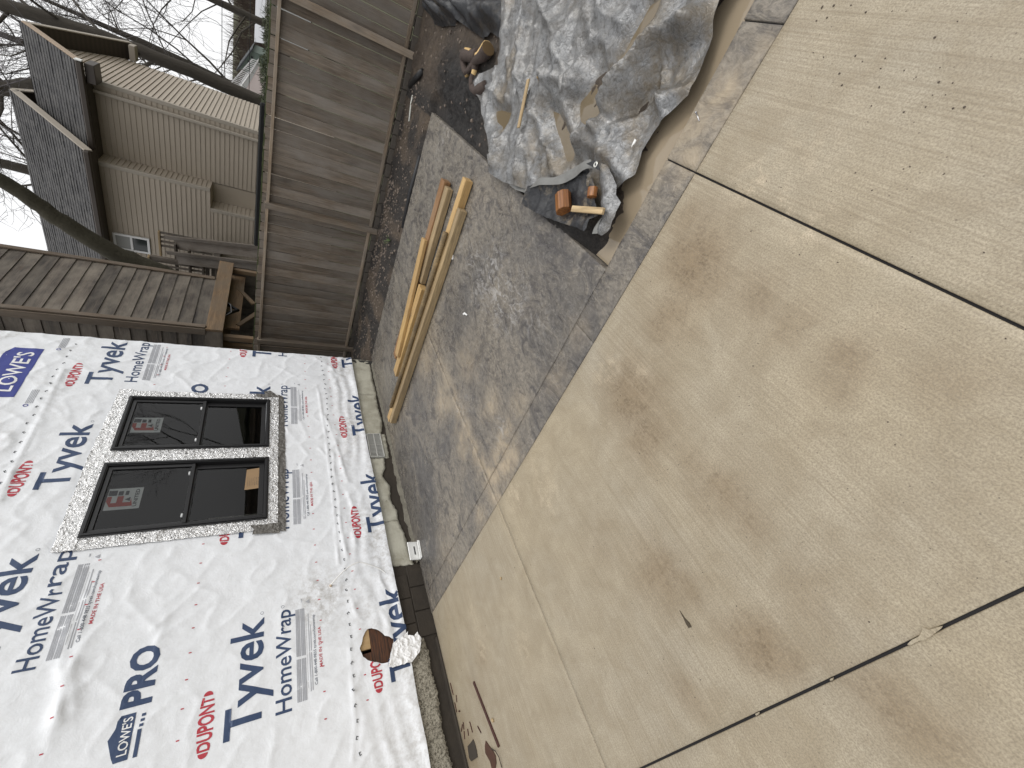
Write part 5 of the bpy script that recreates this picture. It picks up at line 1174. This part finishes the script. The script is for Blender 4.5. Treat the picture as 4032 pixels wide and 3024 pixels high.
roof_plane('shingles', (13.53, 5.19), (15.5, 6.53), 2.96, 5.05, M_SHIN, rf)
roof_plane('shingles', (17.57, 5.15), (15.5, 6.53), 2.96, 8.0, M_SHIN, rf)
def rake(a, b, y, parent, mat, nm='rake_board', h=.14):
    beam(nm, (a[0], y, a[1]), (b[0], y, b[1]), .03, h, mat, parent, (0, 1, 0) if False else (0, 0, 1))
beam('rake_board', (13.53, 2.955, 5.10), (15.5, 2.955, 6.44), .025, .13, Mat('tan_rake', (.36, .27, .19), .6).done(), rf, (0, 0, 1))
beam('rake_board', (15.5, 2.955, 6.44), (17.57, 2.955, 5.05), .025, .13, M_TRIM, rf, (0, 0, 1))
pyd('soffit', [(13.6, 2.97, 5.10), (15.5, 2.97, 6.38), (15.5, 3.36, 6.38), (13.6, 3.36, 5.10), (17.5, 2.97, 5.03), (17.5, 3.36, 5.03)], [(0, 1, 2, 3), (1, 4, 5, 2)], M_SOFF, rf)
pyd('soffit', [(13.55, 2.97, 5.06), (14.02, 2.97, 5.06), (14.02, 5.0, 5.06), (13.55, 5.0, 5.06)], [(0, 1, 2, 3)], M_SOFF, rf)
boxo('gutter', (13.42, 2.93, 5.06), (13.54, 4.8, 5.17), M_GUT, rf, .02)
boxo('gutter_end', (13.41, 2.905, 5.055), (13.55, 2.929, 5.175), M_PLASTIC, rf, .01)
boxo('eave_return', (13.55, 2.96, 4.90), (14.0, 3.33, 5.055), M_GUT, rf, .01); boxo('eave_return', (17.22, 2.96, 4.90), (17.55, 3.33, 5.03), M_TRIM, rf, .01)
rf2 = pyd('roof', [(12.98, 4.60, 5.13), (12.98, 12, 5.13), (15.85, 12, 7.06), (15.85, 4.60, 7.06), (18.7, 4.6, 5.13), (18.7, 12, 5.13)], [(0, 1, 2, 3), (3, 2, 5, 4)], M_SOFF, nb); rf2['label'] = 'higher shingled roof over the forward wing'
roof_plane('shingles', (12.96, 5.15), (15.85, 7.09), 4.57, 12, M_SHIN, rf2)
beam('rake_board', (12.96, 4.56, 5.06), (15.85, 4.56, 7.0), .03, .15, M_TRIM, rf2, (0, 0, 1)); beam('rake_board', (15.85, 4.56, 7.0), (18.7, 4.56, 5.06), .03, .15, M_TRIM, rf2, (0, 0, 1))
pyd('gable_wall', [(13.4, 4.93, 5.1), (15.85, 4.93, 6.85), (18.3, 4.93, 5.1)], [(0, 1, 2)], M_SOFF, nb)
pyd('soffit', [(12.98, 4.6, 5.03), (13.42, 4.6, 5.03), (13.42, 12, 5.03), (12.98, 12, 5.03)], [(0, 1, 2, 3)], M_SOFF, rf2)
pyd('soffit', [(13.0, 4.6, 5.08), (15.85, 4.6, 6.98), (15.85, 4.95, 6.98), (13.0, 4.95, 5.08)], [(0, 1, 2, 3)], M_SOFF, rf2)
boxo('gutter', (12.85, 4.55, 5.02), (12.97, 12, 5.13), M_GUT, rf2, .02)
# its window
nw = bpy.data.objects.new('window', None); COL.objects.link(nw); (wy0, wz1), (wy1, wz0) = ((6.616, 4.957), (7.062, 4.231)); nw.location = (13.37, wy0, wz0); put(nw, nb); nw['label'] = 'white framed two-pane window'
M_WF = Mat('white_vinyl', (.72, .72, .72), .45).done(); M_CURT = Mat('window_curtain', (.30, .30, .29), .8).done(); M_NG = Mat('dark_pane', (.03, .035, .035), .08).done()
bm = bmesh.new(); zmid = (wz0 + wz1) / 2 - .02
for lo, hi in (((13.34, wy0, wz0), (13.39, wy0 + .05, wz1)), ((13.34, wy1 - .05, wz0), (13.39, wy1, wz1)), ((13.34, wy0 + .05, wz0), (13.39, wy1 - .05, wz0 + .05)), ((13.34, wy0 + .05, wz1 - .05), (13.39, wy1 - .05, wz1)), ((13.345, wy0 + .05, zmid), (13.39, wy1 - .05, zmid + .05))): add_box(bm, lo, hi, .004)
bmo('frame', bm, M_WF, nw)
pyd('pane', [(13.37, wy0 + .05, zmid + .05), (13.37, wy1 - .05, zmid + .05), (13.37, wy1 - .05, wz1 - .05), (13.37, wy0 + .05, wz1 - .05)], [(0, 3, 2, 1)], M_CURT, nw)
pyd('pane', [(13.37, wy0 + .05, wz0 + .05), (13.37, wy1 - .05, wz0 + .05), (13.37, wy1 - .05, zmid), (13.37, wy0 + .05, zmid)], [(0, 3, 2, 1)], M_NG, nw)

# ------------------------------------------------------------------ raised timber playhouse with lapped boards
W_LAP = wood('dark_lap_board', (.135, .107, .082), (.05, .042, .037), 'Z', .8, (.18, .155, .125), True, 1.0, .5)
W_POST = wood('amber_beam', (.26, .165, .085), (.14, .085, .045), 'Z', .75, (.12, .09, .06), True, 1.0, .5)
W_TRIM = wood('trim_board', (.22, .165, .115), (.14, .10, .07), 'Z', .8, (.17, .14, .11), True, 1.0, .5)
ph = thing('playhouse', (8.0, 5.6, -.1), 'raised dark timber playhouse with lapped boards on posts behind the fence', 'playhouse')
YA, XB, XE = 5.60, 8.0, 9.95
EXPO = .218
z = 2.48; k = 0
while z < 5.9:
    # each lap: a tilted plank
    for (a, b, up_) in (((XB + .06, YA, z), (XE - .04, YA, z), 'Y'), ((XB, YA + .06, z), (XB, 8.6, z), 'X')):
        if up_ == 'X' and z > 5.2: continue
        bm = bmesh.new(); L = (b[0] - a[0]) if up_ == 'Y' else (b[1] - a[1])
        # local Z along the board
        for (p0, p1, p2, p3) in (((-.020, 0), (-.004, EXPO), (.002, EXPO), (.002, 0)),):
            vs = []
            for zz in (0, L):
                vs.append([bm.verts.new((q[0], q[1], zz)) for q in (p0, p1, p2, p3)])
            for i in range(4): bm.faces.new((vs[0][i], vs[0][(i + 1) % 4], vs[1][(i + 1) % 4], vs[1][i]))
            bm.faces.new(vs[0][::-1]); bm.faces.new(vs[1])
        bmesh.ops.recalc_face_normals(bm, faces=bm.faces)
        me = bpy.data.meshes.new('lap_board'); bm.to_mesh(me); bm.free(); me.materials.append(W_LAP)
        o = bpy.data.objects.new('lap_board', me); COL.objects.link(o)
        if up_ == 'Y': o.matrix_basis = Matrix(((0, 0, 1, a[0]), (1, 0, 0, YA), (0, 1, 0, z), (0, 0, 0, 1)))
        else: o.matrix_basis = Matrix(((1, 0, 0, XB), (0, 0, 1, a[1]), (0, 1, 0, z), (0, 0, 0, 1)))
        put(o, ph)
    z += EXPO
beam('corner_trim', (XB + .035, YA - .035, 2.48), (XB + .035, YA - .035, 5.6), .09, .03, W_TRIM, ph, (0, 1, 0)); beam('corner_trim', (XB - .03, YA + .045, 2.48), (XB - .03, YA + .045, 5.35), .03, .13, W_TRIM, ph, (0, 1, 0))
beam('corner_trim', (XE - .03, YA - .035, 2.50), (XE - .03, YA - .035, 5.9), .10, .03, W_TRIM, ph, (0, 1, 0))
boxo('playhouse_roof', (XB - .15, 5.75, 5.30), (XE, 8.8, 5.40), M_GUT, ph, .01, Matrix.Translation((0, 5.7, 5.35)) @ Matrix.Rotation(rad(-16), 4, 'X') @ Matrix.Translation((0, -5.7, -5.35)))
bm = bmesh.new(); add_box(bm, (XB + .04, YA + .04, 2.5), (XE - .02, 8.6, 5.25), 0); bmo('inner_shell', bm, M_ROOM, ph)
beam('rim_beam', (XB - .03, YA, 2.345), (XE + .85, YA, 2.345), .05, .275, W_POST, ph, (0, 0, 1)); beam('rim_beam', (XB, YA + .03, 2.345), (XB, 8.7, 2.345), .05, .275, W_LAP, ph, (0, 0, 1))
boxo('floor_deck', (XB + .03, YA + .03, 2.43), (XE + .8, 8.6, 2.475), W_LAP, ph, .003)
beam('joist', (XB + .6, YA + .35, 2.12), (XE + .9, YA + .35, 2.12), .05, .30, W_POST, ph, (0, 0, 1))
beam('joist', (XB + .5, YA + 1.3, 2.3), (XE + .9, YA + 1.3, 2.3), .05, .20, W_POST, ph, (0, 0, 1))
for (x, y) in ((8.10, 5.82), (10.7, 5.72), (8.1, 8.4), (9.9, 8.4), (8.55, 6.35)):
    beam('post', (x, y, -.14), (x, y, 2.42), .10, .10, W_POST, ph, (1, 0, 0))
beam('brace', (8.7, 5.92, 2.0), (9.5, 5.92, 1.55), .04, .09, W_POST, ph); beam('brace', (9.6, 5.9, 1.75), (10.4, 5.95, 2.15), .04, .09, W_POST, ph)
boxo('shade_backing', (10.85, 5.7, -.1), (10.9, 9.2, 2.35), W_LAP, ph, .004); boxo('shade_backing', (8.2, 9.0, -.1), (10.85, 9.05, 2.4), W_LAP, ph, .004)  # dark backing added to make the open space under the floor read as shade
# black lifting chain and hook hanging under the floor
M_IRON = Mat('black_iron', (.01, .01, .011), .4, .5).done()
tubeo('hanging_strap', [(9.3, 5.80, 2.38), (9.15, 5.72, 2.20), (8.95, 5.70, 2.02), (8.8, 5.74, 2.22), (8.72, 5.8, 2.38)], .035, M_IRON, ph, 8)
tubeo('chain', [(9.25, 5.66, 2.3), (9.0, 5.62, 2.15), (8.75, 5.64, 2.12), (8.6, 5.68, 2.26)], .012, Mat('dull_chain', (.18, .18, .19), .5, .6).done(), ph, 6)

# ------------------------------------------------------------------ neighbour's deck railing and stair
W_DECK = wood('grey_deck', (.185, .148, .115), (.10, .08, .062), 'Z', .85, (.17, .15, .13), True, 1.0, .6)
dk = thing('deck', (12.3, 7.3, -.1), 'weathered timber deck and stair with balusters beside the taupe house', 'deck')
XD = 12.2
(ty0, tz) = (6.539, 4.043); (ty1, tz1) = (6.842, 4.126); (by0, bz) = (6.51, 2.818)
boxo('deck_floor', (XD, ty0 - .1, bz - .18), (13.38, 10.5, bz - .04), W_DECK, dk, .004)
beam('top_rail', (XD, ty0 - .05, tz), (XD, 10.5, tz), .14, .04, W_OLD, dk, (0, 0, 1)); beam('bottom_rail', (XD, ty0 - .05, bz + .05), (XD, 10.5, bz + .05), .04, .09, W_DECK, dk, (0, 0, 1))
for i in range(12): beam('baluster', (XD, ty0 + .06 + i * .11, bz + .09), (XD, ty0 + .06 + i * .11, tz - .02), .045, .04, W_DECK, dk, (1, 0, 0))
beam('post', (XD, ty0 - .02, -.14), (XD, ty0 - .02, tz - .02), .09, .09, W_DECK, dk, (1, 0, 0)); beam('post', (XD, 9.6, -.14), (XD, 9.6, tz - .02), .09, .09, W_DECK, dk, (1, 0, 0))
(sy, sz) = (6.271, 3.933)
beam('top_rail', (12.9, sy - .15, sz), (12.9, sy + .55, sz), .12, .04, W_OLD, dk, (0, 0, 1))
for i in range(4): beam('baluster', (12.9, sy - .12 + i * .12, bz), (12.9, sy - .12 + i * .12, sz - .02), .045, .045, W_DECK, dk, (1, 0, 0))
for q, (ya, yb) in enumerate((((6.136, 3.533)[0], (5.016, 1.737)[0]), ((6.448, 3.496)[0], (5.347, 1.717)[0]))):
    za = ((6.136, 3.533)[1], (6.448, 3.496)[1])[q]; xa = (12.4, 12.2)[q]; xb_ = (11.2, 11.0)[q]; zb_ = ((5.016, 1.737)[1], (5.347, 1.717)[1])[q]
    beam('stringer', (xa, ya, za), (xb_ - .6, yb, zb_ - .9), .04, .26, W_DECK, dk, (0, 1, 0)); beam('handrail', (xa + .05, ya - .10, za + .2), (xb_ - .55, yb - .10, zb_ - .7), .09, .035, W_DECK, dk, (1, 0, 0))
    if q == 0:
        for i in range(9):
            t_ = i / 9; boxo('tread', (xa + (xb_ - .6 - xa) * t_ - .12, ya - .02, za + (zb_ - .9 - za) * t_ - .02), (xa + (xb_ - .6 - xa) * t_ + .13, ya + .85, za + (zb_ - .9 - za) * t_ + .02), W_DECK, dk, .003)

# ------------------------------------------------------------------ bare trees
m = Mat('bark', (.05, .042, .034), .95); p = m.pos(); n_ = m.noise(m.mp(p, (1, 1, .25)), 14, 6, .7)
m.color(m.mix(n_, (.028, .024, .02), (.085, .073, .058))); m.bump(n_, .9, .04); M_BARK = m.done()
m = Mat('mossy_bark', (.05, .046, .03), .95); p = m.pos(); n_ = m.noise(p, 16, 6, .7)
m.color(m.mix(n_, (.026, .023, .015), (.075, .066, .042))); m.bump(n_, .9, .03); M_BARK2 = m.done()
m = Mat('twig_bark', (.13, .12, .125), .95); M_TWIG = m.done()
def grow_tree(name, label, trunk, radii, seed, n1, len1, levels=4, start=.3, mat=None, twig=.006, up=.35, kids=(4, 4, 5), group='bare trees beyond the fence'):
    rq = random.Random(seed); t = thing(name, trunk[0], label, 'tree', group); mat = mat or M_BARK
    P = [Vector(q) for q in trunk]; Q = []; R = []
    for i in range(len(P) - 1):
        for k in range(4): f_ = k / 4; Q.append(P[i].lerp(P[i + 1], f_) + Vector((rq.uniform(-1, 1), rq.uniform(-1, 1), 0)) * radii[i] * .12); R.append(radii[i] + (radii[i + 1] - radii[i]) * f_)
    Q.append(P[-1]); R.append(radii[-1])
    bm = bmesh.new(); tube(bm, Q, R, 12); bmo('trunk', bm, mat, t, True)
    bl = bmesh.new(); bt = bmesh.new()
    def branch(s, d, L, r, lev):
        n = 5 if lev < 3 else 4; pts = [s]; rs = [r]; c = s.copy(); dd = d.normalized()
        for i in range(n):
            dd = (dd + Vector((rq.gauss(0, .2), rq.gauss(0, .2), rq.gauss(0, .15) + up * .18))).normalized(); c = c + dd * L / n; pts.append(c.copy()); rs.append(max(twig * .5, r * (1 - .78 * (i + 1) / n)))
        tube(bl if r > .02 else bt, pts, rs, 6 if r > .03 else (4 if r > .012 else 3), False)
        if lev >= levels: return
        k = kids[min(lev - 1, len(kids) - 1)]
        for j in range(k):
            f_ = (j + .6 + rq.uniform(-.3, .3)) / k; f_ = .22 + .78 * min(f_, 1); i = min(int(f_ * n), n - 1); q = pts[i].lerp(pts[i + 1], f_ * n - i)
            ax = (pts[i + 1] - pts[i]).normalized(); per = ax.orthogonal().normalized(); per.rotate(Matrix.Rotation(rq.uniform(0, 6.28), 3, ax))
            a = rad(rq.uniform(24, 58)); nd = ax * math.cos(a) + per * math.sin(a)
            branch(q, nd, L * rq.uniform(.45, .72), max(twig, rs[i] * rq.uniform(.45, .65)), lev + 1)
    for j in range(n1):
        f_ = start + (1 - start) * (j + rq.random() * .6) / n1; x = f_ * (len(Q) - 1); i = min(int(x), len(Q) - 2); q = Q[i].lerp(Q[i + 1], x - i)
        ax = (Q[i + 1] - Q[i]).normalized(); per = ax.orthogonal().normalized(); per.rotate(Matrix.Rotation(j * 2.4 + rq.uniform(-.5, .5), 3, ax))
        a = rad(rq.uniform(35, 65)); branch(q, ax * math.cos(a) + per * math.sin(a), len1 * (1.15 - .6 * f_) * rq.uniform(.8, 1.2), R[i] * rq.uniform(.18, .32), 1)
    bmo('branches', bl, mat, t, True) if len(bl.verts) else bl.free()
    bmo('crown', bt, M_TWIG, t, False) if len(bt.verts) else bt.free()
    return t
grow_tree('bare_tree', 'thick straight grey trunk rising behind the gable end', [(19.5, 3.75, -.2), (19.5, 3.60, 2.6), (19.5, 3.44, 4.4), (19.5, 3.41, 6.0), (19.5, 3.42, 7.4), (19.6, 3.6, 9.2), (19.8, 3.9, 13)], [.26, .21, .19, .185, .18, .16, .07], 3, 11, 4.6, 4, .35)
grow_tree('bare_tree', 'dark mossy limb leaning across the neighbour house roof', [(11.5, 7.3, .0), (11.5, 6.9, 2.8), (11.5, 6.41, 3.99), (11.5, 6.18, 4.52), (11.5, 5.81, 5.08), (11.5, 5.50, 5.45), (11.5, 5.20, 5.74), (11.45, 4.95, 6.10), (11.4, 4.2, 7.4), (11.2, 3.6, 9.2)], [.30, .25, .20, .185, .165, .150, .135, .125, .10, .05], 8, 6, 2.6, 4, .72, M_BARK2)
grow_tree('bare_tree', 'forked trunk standing up behind the lower roof ridge', [(20.5, 5.6, -.2), (20.3, 5.5, 5.0), (20, 5.45, 7.9), (20, 5.85, 8.75), (20.1, 6.5, 11), (20.2, 6.8, 13.5)], [.30, .26, .22, .20, .15, .05], 14, 12, 4.2, 4, .42)
grow_tree('bare_tree', 'bare tree with fine branches right of the gable against the sky', [(30, 5.6, -.3), (30, 5.3, 3.6), (30.2, 4.9, 7), (30.3, 4.6, 11)], [.26, .2, .14, .05], 21, 15, 6.0, 4, .22, None, .009, .25)
grow_tree('bare_tree', 'slim bare tree beyond the grey roof at the fence end', [(36, 2.6, -.3), (36, 2.5, 4), (36, 2.4, 8), (36.3, 2.6, 12)], [.22, .18, .12, .04], 22, 16, 6.5, 4, .2, None, .010, .2)
grow_tree('bare_tree', 'wide bare tree reaching in from the fence end', [(27, .4, -.3), (27, .6, 4), (26.8, .9, 8), (26.6, 1.2, 12)], [.26, .2, .14, .05], 23, 16, 5.6, 4, .22, None, .009, .15)
grow_tree('bare_tree', 'bare tree seen between the house roof and the playhouse', [(24, 10.5, -.3), (24, 10.2, 5), (24, 9.9, 9), (24, 9.6, 13), (24, 9.4, 16)], [.30, .26, .2, .14, .05], 24, 15, 5.5, 4, .35, None, .009)
grow_tree('bare_tree', 'bare tree far behind the house ridge', [(34, 8.0, -.3), (34, 7.8, 6), (34, 7.5, 11), (34, 7.2, 17)], [.32, .26, .18, .06], 25, 16, 6.5, 4, .3, None, .010)
grow_tree('bare_tree', 'bare tree mirrored in the glass of the black windows', [(24, -18.2, -.3), (24, -18.3, 4), (24.1, -18.5, 8), (24.2, -18.6, 13)], [.24, .19, .13, .04], 26, 13, 4.4, 4, .25, None, .008, group='bare trees across the yard')

# ------------------------------------------------------------------ far background over the fence end
m = Mat('brush_brown', (.10, .075, .06), .95); p = m.pos(); m.color(m.mix(m.noise(p, 1.5, 4), (.075, .055, .048), (.14, .105, .08))); M_BRUSH = m.done()
rq = random.Random(50); V = []; F = []
for i in range(2600):
    x = rq.uniform(58, 95); y = rq.uniform(-14, 26); z = float(-.14 + 9.0 * smooth(48, 120, np.array(x))) - .3; L = rq.uniform(1.6, 4.2); r = rq.uniform(.02, .055)
    for k in range(3):
        tx, ty = rq.uniform(-.9, .9), rq.uniform(-1.2, 1.2); b = len(V)
        V += [(x - r, y - r, z), (x + r, y + r, z), (x + tx, y + ty, z + L * rq.uniform(.7, 1.0)), (x - r, y + r, z)]; F += [(b, b + 1, b + 2), (b + 1, b + 3, b + 2)]
tag(pyd('woodland', V, F, M_BRUSH, None, False, origin=(60, 0, 0)), 'brown leafless thicket on the far rise beyond the fence', 'woodland', kind='stuff')
m = Mat('grey_metal_roof', (.36, .37, .39), .5); p = m.pos(); m.color(m.mix(m.noise(p, .9, 4), (.31, .32, .34), (.42, .43, .45))); M_GROOF = m.done()
M_PALE = Mat('pale_wall', (.55, .55, .54), .7).done(); M_GREEN = Mat('grey_green_wall', (.14, .18, .155), .7).done(); M_DRIVE = Mat('drive_gravel', (.30, .255, .24), .95).done(); M_DROOF = Mat('dark_roof', (.05, .055, .06), .8).done()
br_ = thing('long_building', (38, 1.0, 0), 'long low building with a pale grey roof far beyond the fence', 'building')
pyd('roof', [(38, -6, 2.36), (38, 3.72, 2.36), (43, 4.35, 3.03), (43, -6, 3.06)], [(0, 1, 2, 3)], M_GROOF, br_)
boxo('wall', (38.4, -6, -.2), (42.8, 3.6, 2.34), M_PALE, br_, 0); boxo('fascia', (37.95, -6, 2.27), (38.05, 3.72, 2.35), M_WF, br_, 0)
for i in range(5): boxo('window', (38.36, -4.6 + i * 1.7, 1.0), (38.41, -3.8 + i * 1.7, 1.9), M_NG, br_, 0)
rp_ = thing('ramp', (28, 4.4, 0), 'sloping pale deck with white pickets beside the leaning tree trunk', 'ramp')
ra, rb = Vector((28, 5.0, 3.50)), Vector((28, 3.55, 2.58))
beam('top_rail', ra, rb, .06, .05, M_WF, rp_); beam('bottom_rail', ra - Vector((0, 0, .32)), rb - Vector((0, 0, .22)), .06, .05, M_WF, rp_)
for i in range(19):
    q = ra.lerp(rb, i / 18); beam('picket', q - Vector((0, 0, .32 - .1 * i / 18)), q, .035, .035, M_WF, rp_, (1, 0, 0), 0)
pyd('ramp_side', [(28.05, 5.25, 3.2), (28.05, 3.6, 2.36), (28.05, 3.6, 1.9), (28.05, 5.25, 2.3), (32, 5.25, 3.2), (32, 3.6, 2.36)], [(0, 1, 2, 3), (0, 4, 5, 1)], M_PALE, rp_)
pyd('drive', [(27.9, 5.35, 3.0), (27.9, 3.7, 2.3), (24, 4.2, 1.5), (24, 5.9, 1.7)], [(0, 1, 2, 3)], M_DRIVE, rp_)
gs = thing('green_shed', (30.5, 3.9, 0), 'small grey-green shed with a dark roof behind the pale deck', 'shed')
pyd('wall', [(30, 3.45, 1.5), (30, 4.45, 1.5), (30, 4.45, 3.22), (30, 3.45, 2.70), (33, 3.45, 1.5), (33, 3.45, 2.7)], [(0, 3, 2, 1), (0, 4, 5, 3)], M_GREEN, gs)
pyd('roof', [(29.8, 3.30, 2.66), (29.8, 4.55, 3.34), (33.2, 4.55, 3.34), (33.2, 3.30, 2.66), (29.8, 3.30, 2.60), (29.8, 4.55, 3.27)], [(0, 1, 2, 3), (0, 4, 5, 1)], M_DROOF, gs)
for i, (y, z) in enumerate(((4.15, 2.82), (3.92, 2.75), (3.68, 2.62))): boxo('window', (29.96, y, z), (30.01, y + .1, z + .10), M_NG, gs, 0)
for i, (y0, y1, z0, z1, X_) in enumerate(((-2, 12, 3.62, 3.75, 26), (-2, 12, 2.62, 2.50, 24))):
    tag(tubeo('power_line', [(X_, y0, z0), (X_, (y0 + y1) / 2, (z0 + z1) / 2 - .05), (X_, y1, z1)], .012, M_IRON, None, 5), ('upper thin power line crossing the sky right of the house', 'lower thin power line just above the fence top')[i], 'power line', 'power lines beyond the fence')

# ------------------------------------------------------------------ evergreen shrub behind the fence top
m = Mat('juniper', (.035, .06, .018), .8); p = m.pos(); m.color(m.mix(m.noise(p, 30, 3), (.022, .03, .012), (.06, .072, .03))); M_JUN = m.done()
def shrub(label, c, s, n, seed):
    rq = random.Random(seed); t = thing('evergreen_shrub', (c[0], c[1], .0), label, 'shrub', 'evergreens behind the fence'); V = []; F = []
    for i in range(n):
        while True:
            q = Vector((rq.uniform(-1, 1), rq.uniform(-1, 1), rq.uniform(-1, 1)))
            if q.length < 1 and vn(np.array(q.y * 4 + seed), np.array(q.z * 3 + q.x * 2), 6) > -.25: break
        q = Vector((c[0] + q.x * s[0], c[1] + q.y * s[1], c[2] + q.z * s[2])); d = Vector((rq.gauss(0, 1), rq.gauss(0, 1), rq.gauss(.4, 1))).normalized(); w_ = d.orthogonal().normalized() * .006; L = rq.uniform(.03, .07); b = len(V)
        V += [q - w_, q + w_, q + d * L]; F.append((b, b + 1, b + 2))
    o = pyd('foliage', V, F, M_JUN, t); bm = bmesh.new(); tube(bm, [(c[0], c[1], -.1), (c[0], c[1] + .03, c[2] * .6), (c[0], c[1], c[2])], [.03, .022, .01], 6); bmo('stem', bm, M_BARK, t, True)
shrub('evergreen sprigs above the fence nearest the right end', (7.42, .55, 1.66), (.2, .28, .11), 1100, 1)
shrub('taller evergreen sprigs above the middle of the fence gap', (7.45, 1.00, 1.68), (.2, .25, .10), 1200, 2)
shrub('low evergreen sprigs beside the black drain pipe', (7.42, 1.28, 1.66), (.16, .16, .09), 700, 3)
# weeds at the foot of the fence and the wall corner
m = Mat('weed', (.06, .09, .025), .7); M_WEED = m.done()
for k, (x, y) in enumerate(((6.1, 2.35), (6.45, 5.0), (6.0, 4.7))):
    rq = random.Random(k + 70); V = []; F = []; z = float(soil_h(np.array(x), np.array(y)))
    for i in range(16):
        a = rq.uniform(0, 6.28); L = rq.uniform(.05, .12); b = len(V); w_ = .004; dx, dy = math.cos(a), math.sin(a)
        V += [(x - dy * w_, y + dx * w_, z), (x + dy * w_, y - dx * w_, z), (x + dx * L * .6 + dy * w_, y + dy * L * .6 - dx * w_, z + L * .8), (x + dx * L * .6 - dy * w_, y + dy * L * .6 + dx * w_, z + L * .8), (x + dx * L * 1.1, y + dy * L * 1.1, z + L * .7)]; F += [(b, b + 1, b + 2, b + 3), (b + 3, b + 2, b + 4)]
    tag(pyd('weed', V, F, M_WEED), ('small green weed at the slab edge near the middle post', 'tuft of green weed by the corner post of the fence', 'green weed at the corner of the wrapped wall')[k], 'weed', 'weeds in the soil border')
